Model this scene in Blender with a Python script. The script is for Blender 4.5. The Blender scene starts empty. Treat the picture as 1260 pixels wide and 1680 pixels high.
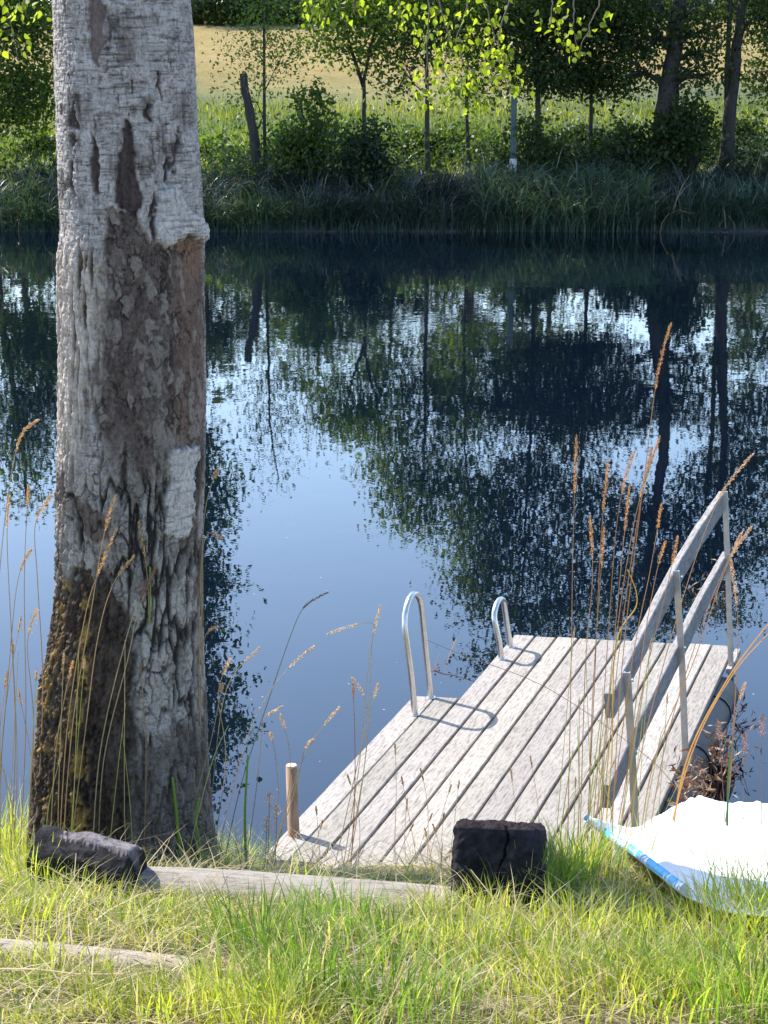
import bpy, math, random
import numpy as np
from mathutils import Vector, Matrix

random.seed(7)
RNG = np.random.default_rng(11)
scene = bpy.context.scene
COL = scene.collection

# ------------------------------------------------------------------ camera
F, CX, CY = 3000.0, 630.0, 840.0           # focal length in photo pixels, photo 1260 x 1680
HZ = 124.0                                  # horizon row
TH = math.atan((CY - HZ) / F)
CAMZ = 3.5
cam_d = bpy.data.cameras.new('camera')
cam = bpy.data.objects.new('camera', cam_d)
COL.objects.link(cam)
cam.location = (0, 0, CAMZ)
cam.rotation_euler = (math.pi / 2 - TH, 0, 0)
cam_d.sensor_fit = 'HORIZONTAL'
cam_d.sensor_width = 36
cam_d.lens = 36 * F / 1260
cam_d.clip_start = 0.05
cam_d.clip_end = 3000
scene.camera = cam

# ------------------------------------------------------------------ light
SUN_EL = math.radians(48)
SUN_AZ = math.atan2(-0.77, 0.64)            # from +Y towards +X
sun_dir = Vector((math.sin(SUN_AZ) * math.cos(SUN_EL), math.cos(SUN_AZ) * math.cos(SUN_EL), math.sin(SUN_EL)))
world = bpy.data.worlds.new('World')
scene.world = world
world.use_nodes = True
wn = world.node_tree
bg = wn.nodes['Background']
sky = wn.nodes.new('ShaderNodeTexSky')
sky.sky_type = 'NISHITA'
sky.sun_disc = False
sky.sun_elevation = SUN_EL
sky.sun_rotation = SUN_AZ
sky.altitude = 100
sky.air_density = 1.0
sky.dust_density = 0.9
sky.ozone_density = 2.6
wn.links.new(sky.outputs[0], bg.inputs[0])
bg.inputs[1].default_value = 0.15
sl = bpy.data.lights.new('sun', 'SUN')
sl.energy = 3.5
sl.angle = math.radians(0.53)
sl.color = (1.0, 0.95, 0.87)
sun = bpy.data.objects.new('sun', sl)
COL.objects.link(sun)
sun.rotation_euler = sun_dir.to_track_quat('Z', 'Y').to_euler()
scene.view_settings.view_transform = 'Standard'
scene.view_settings.look = 'None'
scene.view_settings.gamma = 1
scene.view_settings.exposure = 1.5
scene.cycles.max_bounces = 8
scene.cycles.transparent_max_bounces = 8

# ------------------------------------------------------------------ helpers
def ray(px, py):
    x = (px - CX) / F
    v = -(py - CY) / F
    return Vector((x, math.cos(TH) + v * math.sin(TH), -math.sin(TH) + v * math.cos(TH)))

def at(px, py, Y):
    d = ray(px, py)
    return Vector((0, 0, CAMZ)) + d * (Y / d.y)

def onz(px, py, z):
    d = ray(px, py)
    return Vector((0, 0, CAMZ)) + d * ((z - CAMZ) / d.z)

def _h(i, j, k, seed):
    n = (i.astype(np.int64) * 374761393 + j.astype(np.int64) * 668265263 + k.astype(np.int64) * 1274126177 + seed * 974711) & 0xFFFFFFFF
    n = ((n ^ (n >> 13)) * 1103515245) & 0xFFFFFFFF
    n = ((n ^ (n >> 16)) * 2246822519) & 0xFFFFFFFF
    return ((n ^ (n >> 15)) & 0xFFFFFF) / float(0xFFFFFF)

def vn(x, y, z=None, seed=0):
    if z is None:
        z = np.zeros_like(x)
    xi, yi, zi = np.floor(x), np.floor(y), np.floor(z)
    fx, fy, fz = x - xi, y - yi, z - zi
    fx, fy, fz = [f * f * (3 - 2 * f) for f in (fx, fy, fz)]
    r = 0
    for a in (0, 1):
        for b in (0, 1):
            for c in (0, 1):
                w = (fx if a else 1 - fx) * (fy if b else 1 - fy) * (fz if c else 1 - fz)
                r = r + w * _h(xi + a, yi + b, zi + c, seed)
    return r * 2 - 1

def fbm(x, y, z=None, o=4, seed=0):
    if z is None:
        z = np.zeros_like(x)
    r, a, t = 0, 1.0, 0
    for k in range(o):
        r = r + a * vn(x * 2 ** k, y * 2 ** k, z * 2 ** k, seed + k * 17)
        t += a
        a *= 0.5
    return r / t

def worley(x, y, wrap=None, seed=0):
    xi, yi = np.floor(x), np.floor(y)
    f1 = np.full(x.shape, 9.0)
    f2 = np.full(x.shape, 9.0)
    cid = np.zeros(x.shape)
    zz = np.zeros_like(x)
    for a in (-1, 0, 1):
        for b in (-1, 0, 1):
            cx, cy = xi + a, yi + b
            hx = np.mod(cx, wrap) if wrap else cx
            px = cx + 0.1 + 0.8 * _h(hx, cy, zz, seed)
            py = cy + 0.1 + 0.8 * _h(hx, cy, zz + 1, seed)
            d = np.hypot(px - x, py - y)
            n = d < f1
            f2 = np.where(n, f1, np.minimum(f2, d))
            cid = np.where(n, _h(hx, cy, zz + 2, seed), cid)
            f1 = np.where(n, d, f1)
    return f1, f2, cid

def ss(a, b, x):
    t = np.clip((x - a) / (b - a), 0, 1)
    return t * t * (3 - 2 * t)

def tag(o, label=None, cat=None, group=None, kind=None):
    if label: o['label'] = label
    if cat: o['category'] = cat
    if group: o['group'] = group
    if kind: o['kind'] = kind
    return o

def empty(name, loc=(0, 0, 0), label=None, cat=None, group=None):
    o = bpy.data.objects.new(name, None)
    COL.objects.link(o)
    o.location = loc
    o.empty_display_size = 0.1
    return tag(o, label, cat, group)

def npmesh(name, V, Fq, mat, parent=None, color=None, smooth=False):
    """V (n,3), Fq (m,k) index array, all faces with k corners"""
    V = np.asarray(V, dtype=np.float32)
    Fq = np.asarray(Fq, dtype=np.int32)
    me = bpy.data.meshes.new(name)
    me.vertices.add(len(V))
    me.vertices.foreach_set('co', V.ravel())
    m, k = Fq.shape
    me.loops.add(m * k)
    me.loops.foreach_set('vertex_index', Fq.ravel())
    me.polygons.add(m)
    me.polygons.foreach_set('loop_start', np.arange(0, m * k, k, dtype=np.int32))
    me.polygons.foreach_set('loop_total', np.full(m, k, dtype=np.int32))
    if smooth:
        me.polygons.foreach_set('use_smooth', np.ones(m, dtype=bool))
    me.update(calc_edges=True)
    if color is not None:
        ca = me.color_attributes.new('Col', 'FLOAT_COLOR', 'POINT')
        c = np.ones((len(V), 4), dtype=np.float32)
        c[:, :color.shape[1]] = color
        ca.data.foreach_set('color', c.ravel())
    me.materials.append(mat)
    o = bpy.data.objects.new(name, me)
    COL.objects.link(o)
    if parent is not None:
        o.parent = parent
    return o

class MB:
    def __init__(s):
        s.v, s.f, s.c = [], [], []
    def add(s, vs, fs, col=(1, 1, 1)):
        n = len(s.v)
        s.v += [tuple(v) for v in vs]
        s.f += [tuple(i + n for i in f) for f in fs]
        if isinstance(col, list):
            s.c += col
        else:
            s.c += [tuple(col) + (1,)] * len(vs)
    def tube(s, pts, rad, n=8, col=(1, 1, 1), cap=True, jit=0):
        pts = [Vector(p) for p in pts]
        if not hasattr(rad, '__len__'):
            rad = [rad] * len(pts)
        rings = []
        nrm = None
        for i, p in enumerate(pts):
            t = (pts[min(i + 1, len(pts) - 1)] - pts[max(i - 1, 0)]).normalized()
            if nrm is None:
                nrm = t.orthogonal().normalized()
            else:
                nrm = (nrm - t * nrm.dot(t)).normalized()
            b = t.cross(nrm)
            rings.append([p + (nrm * math.cos(a) + b * math.sin(a)) * rad[i] * (1 + random.uniform(-jit, jit))
                          for a in [2 * math.pi * k / n for k in range(n)]])
        vs = [v for r in rings for v in r]
        fs = []
        for i in range(len(pts) - 1):
            for k in range(n):
                k2 = (k + 1) % n
                fs.append((i * n + k, i * n + k2, (i + 1) * n + k2, (i + 1) * n + k))
        if cap:
            fs.append(tuple(reversed(range(n))))
            fs.append(tuple((len(pts) - 1) * n + k for k in range(n)))
        s.add(vs, fs, col)
    def sweep(s, prof, pts, axy, axz, col=(1, 1, 1), jit=0):
        """closed profile [(a,b)] swept along pts with fixed side axes"""
        n = len(prof)
        vs = []
        for p in pts:
            for a, b in prof:
                vs.append(Vector(p) + axy * (a + random.uniform(-jit, jit)) + axz * (b + random.uniform(-jit, jit)))
        fs = []
        for i in range(len(pts) - 1):
            for k in range(n):
                k2 = (k + 1) % n
                fs.append((i * n + k, i * n + k2, (i + 1) * n + k2, (i + 1) * n + k))
        fs.append(tuple(reversed(range(n))))
        fs.append(tuple((len(pts) - 1) * n + k for k in range(n)))
        s.add(vs, fs, col)
    def build(s, name, mat, parent=None, smooth=False):
        me = bpy.data.meshes.new(name)
        me.from_pydata(s.v, [], s.f)
        ca = me.color_attributes.new('Col', 'FLOAT_COLOR', 'POINT')
        ca.data.foreach_set('color', np.array(s.c, dtype=np.float32).ravel())
        me.materials.append(mat)
        if smooth:
            for p in me.polygons:
                p.use_smooth = len(p.vertices) <= 4
        me.update()
        o = bpy.data.objects.new(name, me)
        COL.objects.link(o)
        if parent is not None:
            o.parent = parent
        return o

# ------------------------------------------------------------------ materials
def newmat(name):
    m = bpy.data.materials.new(name)
    m.use_nodes = True
    nt = m.node_tree
    return m, nt, nt.nodes['Principled BSDF'], nt.nodes['Material Output']

def nd(nt, t, **kw):
    n = nt.nodes.new(t)
    for k, v in kw.items():
        setattr(n, k, v)
    return n

def noise(nt, vec, scale, detail=4, rough=0.55):
    n = nd(nt, 'ShaderNodeTexNoise')
    n.inputs['Scale'].default_value = scale
    n.inputs['Detail'].default_value = detail
    n.inputs['Roughness'].default_value = rough
    if vec is not None:
        nt.links.new(vec, n.inputs['Vector'])
    return n

def mapping(nt, scale, coord='Object'):
    tc = nd(nt, 'ShaderNodeTexCoord')
    mp = nd(nt, 'ShaderNodeMapping')
    mp.inputs['Scale'].default_value = scale
    nt.links.new(tc.outputs[coord], mp.inputs['Vector'])
    return mp.outputs[0]

def ramp(nt, src, stops):
    r = nd(nt, 'ShaderNodeValToRGB')
    e = r.color_ramp.elements
    while len(e) < len(stops):
        e.new(0.5)
    for el, (p, c) in zip(e, stops):
        el.position = p
        el.color = tuple(c) + (1,) if len(c) == 3 else c
    nt.links.new(src, r.inputs[0])
    return r.outputs[0]

def mixc(nt, fac, a, b, mode='MIX'):
    n = nd(nt, 'ShaderNodeMix', data_type='RGBA', blend_type=mode)
    for s, i in ((fac, 0), (a, 6), (b, 7)):
        if hasattr(s, 'links'):
            nt.links.new(s, n.inputs[i])
        elif isinstance(s, (int, float)):
            n.inputs[i].default_value = s
        else:
            n.inputs[i].default_value = tuple(s) + (1,)
    return n.outputs[2]

def attr(nt, name='Col'):
    return nd(nt, 'ShaderNodeAttribute', attribute_name=name)

def bump(nt, h, bsdf, strength=0.5, dist=0.01):
    b = nd(nt, 'ShaderNodeBump')
    b.inputs['Strength'].default_value = strength
    b.inputs['Distance'].default_value = dist
    nt.links.new(h, b.inputs['Height'])
    nt.links.new(b.outputs[0], bsdf.inputs['Normal'])

def leafmat(name, trans=0.45, gain=1.0, tcol=(1.25, 1.25, 0.45), rough=0.5, spec=0.35):
    """thin leaf: diffuse + gloss on top, light let through, colour from the Col attribute"""
    m, nt, b, out = newmat(name)
    a = attr(nt)
    b.inputs['Roughness'].default_value = rough
    b.inputs['Specular IOR Level'].default_value = spec
    nt.links.new(a.outputs['Color'], b.inputs['Base Color'])
    t = nd(nt, 'ShaderNodeBsdfTranslucent')
    c = mixc(nt, 1.0, a.outputs['Color'], tuple(x * gain for x in tcol), 'MULTIPLY')
    nt.links.new(c, t.inputs['Color'])
    mx = nd(nt, 'ShaderNodeMixShader')
    mx.inputs[0].default_value = trans
    nt.links.new(b.outputs[0], mx.inputs[1])
    nt.links.new(t.outputs[0], mx.inputs[2])
    nt.links.new(mx.outputs[0], out.inputs['Surface'])
    return m

M_leaf = leafmat('tree_leaves', 0.5, 1.25)
M_near_leaf = leafmat('birch_leaves_near', 0.6, 2.0, (1.2, 1.2, 0.35))
M_grass = leafmat('lawn_grass', 0.5, 1.5, (1.15, 1.15, 0.5), 0.4, 0.4)
M_reed = leafmat('bank_reeds', 0.22, 1.2, (1.1, 1.2, 0.5), 0.35, 0.6)
M_straw = leafmat('dry_stalks', 0.3, 1.3, (1.2, 1.0, 0.7), 0.55)

def simple(name, col, rough=0.8, metal=0.0, nscale=20, namp=0.25, bstr=0.3, bdist=0.003, stretch=(1, 1, 1), useattr=False, spec=0.5):
    m, nt, b, out = newmat(name)
    v = mapping(nt, stretch)
    n = noise(nt, v, nscale, 6, 0.6)
    lo = tuple(c * (1 - namp) for c in col)
    hi = tuple(min(1, c * (1 + namp)) for c in col)
    c = ramp(nt, n.outputs[0], [(0.3, lo), (0.7, hi)])
    if useattr:
        c = mixc(nt, 1.0, c, attr(nt).outputs['Color'], 'MULTIPLY')
    nt.links.new(c, b.inputs['Base Color'])
    b.inputs['Roughness'].default_value = rough
    b.inputs['Metallic'].default_value = metal
    b.inputs['Specular IOR Level'].default_value = spec
    bump(nt, n.outputs[0], b, bstr, bdist)
    return m

M_farbark = simple('far_bark', (0.045, 0.036, 0.032), 0.9, nscale=6, stretch=(3, 3, 0.6), namp=0.5, bdist=0.03)
M_twig = simple('twig_bark', (0.16, 0.12, 0.10), 0.8, nscale=60)
M_black_timber = simple('charred_timber', (0.022, 0.02, 0.022), 0.9, nscale=34, namp=0.6, bstr=0.9, bdist=0.012, stretch=(1, 1, 1), useattr=True, spec=0.12)
M_steel = simple('stainless_steel', (0.62, 0.6, 0.58), 0.28, metal=1.0, nscale=30, namp=0.12, bstr=0.05)
M_galv = simple('galvanised_post', (0.5, 0.5, 0.48), 0.4, metal=0.75, nscale=25, namp=0.15, bstr=0.1)
M_pipe = simple('black_float_pipe', (0.008, 0.010, 0.018), 0.42, nscale=12, namp=0.3, bstr=0.1, spec=0.25)
M_stake = simple('wooden_stake', (0.30, 0.19, 0.115), 0.8, nscale=40, stretch=(2, 2, 0.3), namp=0.35, useattr=True)

# weathered grey boards, grain along local X
def boards(name, base=(0.335, 0.312, 0.283)):
    m, nt, b, out = newmat(name)
    v = mapping(nt, (1.6, 26, 26))
    n1 = noise(nt, v, 5, 8, 0.65)
    v2 = mapping(nt, (7, 22, 10))
    n2 = noise(nt, v2, 3, 6, 0.7)
    v3 = mapping(nt, (1, 1, 1))
    n3 = noise(nt, v3, 2.2, 4, 0.6)
    c = ramp(nt, n1.outputs[0], [(0.34, tuple(x * 0.45 for x in base)), (0.48, base), (0.72, tuple(min(.9, x * 1.12) for x in base))])
    spots = ramp(nt, n2.outputs[0], [(0.38, (0.36, 0.34, 0.33)), (0.5, (1, 1, 1))])
    c = mixc(nt, 0.5, c, spots, 'MULTIPLY')
    big = ramp(nt, n3.outputs[0], [(0.3, (0.84, 0.82, 0.82)), (0.7, (1.05, 1.04, 1.02))])
    c = mixc(nt, 1.0, c, big, 'MULTIPLY')
    c = mixc(nt, 1.0, c, attr(nt).outputs['Color'], 'MULTIPLY')
    nt.links.new(c, b.inputs['Base Color'])
    b.inputs['Roughness'].default_value = 0.85
    b.inputs['Specular IOR Level'].default_value = 0.2
    ad = nd(nt, 'ShaderNodeMath', operation='ADD')
    nt.links.new(n1.outputs[0], ad.inputs[0])
    nt.links.new(n2.outputs[0], ad.inputs[1])
    bump(nt, ad.outputs[0], b, 0.5, 0.003)
    return m
M_deck = boards('weathered_deck_boards')
M_rail = boards('weathered_rail_boards', (0.25, 0.24, 0.235))
M_log = boards('bleached_log', (0.30, 0.27, 0.235))

# birch bark: colour from Col, alpha = how papery
def barkmat():
    m, nt, b, out = newmat('birch_bark')
    a = attr(nt)
    v = mapping(nt, (14, 14, 130))
    n1 = noise(nt, v, 1.0, 5, 0.6)                # lenticels, horizontal
    v2 = mapping(nt, (1, 1, 0.5))
    n2 = noise(nt, v2, 150, 6, 0.75)
    n4 = noise(nt, v2, 42, 4, 0.7)
    len_ = ramp(nt, n1.outputs[0], [(0.36, (0.5, 0.47, 0.45)), (0.47, (1, 1, 1)), (0.7, (1.06, 1.06, 1.08))])
    c = mixc(nt, a.outputs['Alpha'], (1, 1, 1), len_)
    c = mixc(nt, 1.0, a.outputs['Color'], c, 'MULTIPLY')
    g = ramp(nt, n2.outputs[0], [(0.36, (0.62, 0.60, 0.59)), (0.5, (1, 1, 1)), (0.75, (1.2, 1.19, 1.18))])
    c = mixc(nt, 1.0, c, g, 'MULTIPLY')
    g4 = ramp(nt, n4.outputs[0], [(0.34, (0.78, 0.76, 0.75)), (0.5, (1, 1, 1)), (0.72, (1.12, 1.11, 1.1))])
    c = mixc(nt, 0.8, c, g4, 'MULTIPLY')
    nt.links.new(c, b.inputs['Base Color'])
    b.inputs['Roughness'].default_value = 0.8
    b.inputs['Specular IOR Level'].default_value = 0.25
    ad = nd(nt, 'ShaderNodeMath', operation='ADD')
    nt.links.new(n1.outputs[0], ad.inputs[0])
    nt.links.new(n2.outputs[0], ad.inputs[1])
    bump(nt, ad.outputs[0], b, 0.9, 0.006)
    return m
M_bark = barkmat()

def groundmat(name):
    m, nt, b, out = newmat(name)
    v = mapping(nt, (1, 1, 1))
    n = noise(nt, v, 9, 8, 0.7)
    n2 = noise(nt, v, 60, 5, 0.7)
    c = ramp(nt, n.outputs[0], [(0.3, (0.055, 0.04, 0.022)), (0.5, (0.12, 0.10, 0.04)), (0.62, (0.20, 0.16, 0.09)), (0.75, (0.30, 0.25, 0.17))])
    g = ramp(nt, n2.outputs[0], [(0.3, (0.5, 0.5, 0.5)), (0.7, (1.3, 1.3, 1.3))])
    nt.links.new(mixc(nt, 1.0, c, g, 'MULTIPLY'), b.inputs['Base Color'])
    b.inputs['Roughness'].default_value = 0.95
    bump(nt, n2.outputs[0], b, 0.8, 0.02)
    return m
M_ground = groundmat('bank_soil')

def fieldmat():
    m, nt, b, out = newmat('field_grass')
    a = attr(nt)
    v = mapping(nt, (1, 0.6, 1))
    n = noise(nt, v, 1.6, 9, 0.7)
    n2 = noise(nt, v, 14, 4, 0.7)
    g = ramp(nt, n.outputs[0], [(0.3, (0.65, 0.72, 0.6)), (0.7, (1.25, 1.2, 1.2))])
    g2 = ramp(nt, n2.outputs[0], [(0.3, (0.75, 0.75, 0.7)), (0.7, (1.2, 1.2, 1.2))])
    c = mixc(nt, 1.0, a.outputs['Color'], g, 'MULTIPLY')
    c = mixc(nt, 1.0, c, g2, 'MULTIPLY')
    nt.links.new(c, b.inputs['Base Color'])
    b.inputs['Roughness'].default_value = 1.0
    b.inputs['Specular IOR Level'].default_value = 0.0
    b.inputs['Sheen Weight'].default_value = 0.3
    bump(nt, n2.outputs[0], b, 1.0, 0.3)
    return m
M_field = fieldmat()

def watermat():
    m, nt, b, out = newmat('river_water')
    b.inputs['Base Color'].default_value = (0.0015, 0.004, 0.010, 1)
    b.inputs['Roughness'].default_value = 0.0
    b.inputs['IOR'].default_value = 1.5
    tc = nd(nt, 'ShaderNodeTexCoord')
    sx = nd(nt, 'ShaderNodeSeparateXYZ')
    nt.links.new(tc.outputs['Object'], sx.inputs[0])
    v = mapping(nt, (1.0, 0.8, 1))
    n1 = noise(nt, v, 5.5, 3, 0.5)
    v2 = mapping(nt, (1.0, 0.9, 1))
    n2 = noise(nt, v2, 1.1, 2, 0.5)
    n3 = noise(nt, v2, 0.16, 2, 0.5)
    pm = ramp(nt, n3.outputs[0], [(0.35, (0.5,) * 3), (0.65, (1.0,) * 3)])
    # the open river further out is a little livelier than the sheltered near side
    mr = nd(nt, 'ShaderNodeMapRange')
    mr.inputs['From Min'].default_value = 9.0
    mr.inputs['From Max'].default_value = 28.0
    mr.inputs['To Min'].default_value = 0.22
    mr.inputs['To Max'].default_value = 1.0
    nt.links.new(sx.outputs['Y'], mr.inputs['Value'])
    mu = nd(nt, 'ShaderNodeMath', operation='MULTIPLY')
    nt.links.new(mr.outputs[0], mu.inputs[0])
    nt.links.new(pm, mu.inputs[1])
    b1 = nd(nt, 'ShaderNodeBump')
    nt.links.new(mu.outputs[0], b1.inputs['Strength'])
    b1.inputs['Distance'].default_value = 0.0010
    nt.links.new(n1.outputs[0], b1.inputs['Height'])
    b2 = nd(nt, 'ShaderNodeBump')
    nt.links.new(mr.outputs[0], b2.inputs['Strength'])
    b2.inputs['Distance'].default_value = 0.0030
    nt.links.new(n2.outputs[0], b2.inputs['Height'])
    nt.links.new(b1.outputs[0], b2.inputs['Normal'])
    nt.links.new(b2.outputs[0], b.inputs['Normal'])
    return m
M_water = watermat()

# ------------------------------------------------------------------ terrain
NP_Y = [-40, 2.0, 2.8, 3.5, 3.9, 4.25, 4.6, 5.0, 5.5, 6.0, 6.5, 7.0, 8.5, 12.0, 20]
NP_Z = [2.3, 2.0, 1.94, 1.79, 1.68, 1.55, 1.40, 1.17, 0.82, 0.47, 0.15, -0.12, -0.6, -1.2, -2.0]
FP_Y = [30, 41.6, 42.4, 43.2, 46, 50, 55, 65, 80, 130, 180, 400, 900]
FP_Z = [-2, -0.6, 0.05, 0.5, 0.85, 1.15, 1.7, 2.95, 4.0, 7.5, 9.5, 16, 22]

def near_h(x, y):
    x = np.asarray(x, float); y = np.asarray(y, float)
    z = np.interp(y, NP_Y, NP_Z)
    w = ss(2.5, 3.5, y)
    z = z + 0.02 * fbm(x * 1.3, y * 1.3, o=3, seed=3) + 0.012 * fbm(x * 6, y * 6, o=3, seed=5)
    return z + 0.05 * ss(0.9, 1.8, x) * ss(4.6, 5.4, y)

def far_h(x, y):
    x = np.asarray(x, float); y = np.asarray(y, float)
    wob = 0.35 * fbm(x * 0.22, x * 0 + 3.3, o=3, seed=8)
    z = np.interp(y + wob, FP_Y, FP_Z)
    return z + 0.12 * fbm(x * 0.3, y * 0.3, o=3, seed=9) * ss(43, 50, y) + 0.6 * fbm(x * 0.03, y * 0.03, o=2, seed=2) * ss(70, 140, y)

def sheet(name, xs, ys, hf, mat, colf=None, flip=False):
    X, Y = np.meshgrid(xs, ys)
    Z = hf(X, Y)
    V = np.stack([X, Y, Z], -1).reshape(-1, 3)
    nx, ny = len(xs), len(ys)
    i = np.arange(nx - 1)[None, :] + nx * np.arange(ny - 1)[:, None]
    i = i.ravel()
    Fq = np.stack([i, i + 1, i + nx + 1, i + nx], -1)
    col = colf(V[:, 0], V[:, 1], V[:, 2]) if colf is not None else None
    return npmesh(name, V, Fq, mat, color=col, smooth=True)

xs = np.concatenate([np.linspace(-80, -4, 30), np.linspace(-3.8, 4.2, 200), np.linspace(4.5, 80, 30)])
ys = np.concatenate([np.linspace(-40, 1.5, 20), np.linspace(1.7, 9, 180), np.linspace(9.3, 19.9, 12)])
tag(sheet('ground', xs, ys, near_h, M_ground), kind='structure')

def fieldcol(x, y, z):
    n = fbm(x * 0.12, y * 0.12, o=4, seed=21)
    gold = np.array([0.40, 0.28, 0.06])
    pale = np.array([0.47, 0.33, 0.095])
    green = np.array([0.15, 0.19, 0.035])
    t = ss(60, 74, y + n * 7)[:, None]
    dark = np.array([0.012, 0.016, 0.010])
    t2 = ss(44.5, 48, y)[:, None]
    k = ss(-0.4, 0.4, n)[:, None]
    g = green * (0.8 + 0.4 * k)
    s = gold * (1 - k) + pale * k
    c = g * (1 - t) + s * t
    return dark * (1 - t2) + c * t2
xs = np.concatenate([np.linspace(-600, -60, 40), np.linspace(-55, 55, 180), np.linspace(60, 600, 40)])
ys = np.concatenate([np.linspace(30, 41, 5), np.linspace(41.3, 60, 100), np.linspace(61, 140, 60), np.linspace(145, 900, 40)])
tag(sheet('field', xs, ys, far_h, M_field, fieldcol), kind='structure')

wV = [(-600, -20, 0), (600, -20, 0), (600, 60, 0), (-600, 60, 0)]
tag(npmesh('river_water', wV, [(0, 1, 2, 3)], M_water), kind='structure')

# ------------------------------------------------------------------ leaves and blades (numpy)
def leaves(P, size, col, cvar=0.25, flat=0.0, asp=0.6):
    """one bent-diamond leaf (4 verts) at every point of P"""
    n = len(P)
    a = RNG.normal(size=(n, 3)); a[:, 2] -= flat
    a /= np.linalg.norm(a, axis=1)[:, None]
    b = RNG.normal(size=(n, 3))
    b -= a * (a * b).sum(1)[:, None]
    b /= np.linalg.norm(b, axis=1)[:, None]
    s = (size * RNG.uniform(0.6, 1.35, n))[:, None]
    nn = np.cross(a, b)
    V = np.stack([P - a * s * .5, P + b * s * asp * .5 + nn * s * .08, P + a * s * .5, P - b * s * asp * .5 + nn * s * .08], 1).reshape(-1, 3)
    i = np.arange(n) * 4
    Fq = np.stack([i, i + 1, i + 2, i + 3], -1)
    f = RNG.uniform(1 - cvar, 1 + cvar, n)[:, None]
    hue = RNG.normal(0, 0.09, n)[:, None]
    c = np.asarray(col)
    c = (c[None, :] if c.ndim == 1 else c) * f
    c = c * np.concatenate([1 + hue, np.ones((n, 1)), 1 - hue], 1)
    return V, Fq, np.repeat(np.clip(c, 0.004, 1), 4, axis=0)

def blades(B, H, W, lean, col, curve=1.0, seg=4, az=None, cvar=0.2):
    """curved grass blades. B (n,3) roots, H lengths, W widths, lean tip offset ratio"""
    n = len(B)
    if az is None:
        az = RNG.uniform(0, 2 * np.pi, n)
    d = np.stack([np.cos(az), np.sin(az), np.zeros(n)], -1)
    wa = az + np.pi / 2 + RNG.normal(0, 0.5, n)
    w = np.stack([np.cos(wa), np.sin(wa), np.zeros(n)], -1)
    Vs = []
    for k in range(seg + 1):
        t = k / seg
        out = lean * H * (t ** (1 + curve))
        up = H * (t - 0.35 * np.minimum(lean, 1.6) * t ** 3)
        p = B + d * out[:, None] + np.array([0, 0, 1.0]) * up[:, None]
        ww = (W * (1 - t ** 2) * 0.5 + W * 0.03)[:, None]
        Vs += [p - w * ww, p + w * ww]
    V = np.stack(Vs, 1).reshape(-1, 3)
    m = 2 * (seg + 1)
    base = np.arange(n)[:, None] * m
    Fq = np.concatenate([base + np.array([[2 * k, 2 * k + 1, 2 * k + 3, 2 * k + 2]]) for k in range(seg)], 1).reshape(-1, 4)
    c = np.asarray(col)
    c = (c[None, :] if c.ndim == 1 else c) * RNG.uniform(1 - cvar, 1 + cvar, n)[:, None]
    return V, Fq, np.repeat(np.clip(c, 0.004, 1), m, axis=0)

def oval_leaves(P, size, col, cvar=0.25):
    n = len(P)
    a = RNG.normal(size=(n, 3)) * .6; a[:, 2] -= 1.0
    a /= np.linalg.norm(a, axis=1)[:, None]
    b = RNG.normal(size=(n, 3)); b -= a * (a * b).sum(1)[:, None]
    b /= np.linalg.norm(b, axis=1)[:, None]
    nn = np.cross(a, b)
    s = (size * RNG.uniform(.6, 1.25, n))[:, None]
    out = [(0, 0), (.12, .26), (.38, .38), (.7, .22), (1, 0), (.7, -.22), (.38, -.38), (.12, -.26)]
    V = np.stack([P + a * s * u + b * s * w + nn * s * (.35 * abs(w) - .25 * u * u) for u, w in out], 1).reshape(-1, 3)
    i = np.arange(n)[:, None] * 8
    Fq = np.concatenate([i + np.array([[0, 1, 7, 7]])[:, :4], i + np.array([[1, 2, 6, 7]]), i + np.array([[2, 3, 5, 6]]), i + np.array([[3, 4, 5, 5]])], 1)
    Fq = np.concatenate([i + np.array([[0, 1, 2, 3]]), i + np.array([[0, 3, 4, 5]]), i + np.array([[0, 5, 6, 7]])], 1).reshape(-1, 4)
    c = np.asarray(col)[None, :] * RNG.uniform(1 - cvar, 1 + cvar, n)[:, None]
    return V, Fq, np.repeat(np.clip(c, .004, 1), 8, axis=0)

def joinnp(parts):
    Vs, Fs, Cs, o = [], [], [], 0
    for V, Fq, C in parts:
        Vs.append(V); Fs.append(Fq + o); Cs.append(C); o += len(V)
    return np.concatenate(Vs), np.concatenate(Fs), np.concatenate(Cs)

def sph(n):
    d = RNG.normal(size=(n, 3))
    d /= np.linalg.norm(d, axis=1)[:, None]
    return d * (RNG.uniform(0.15, 1, n) ** 0.5)[:, None]

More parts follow.
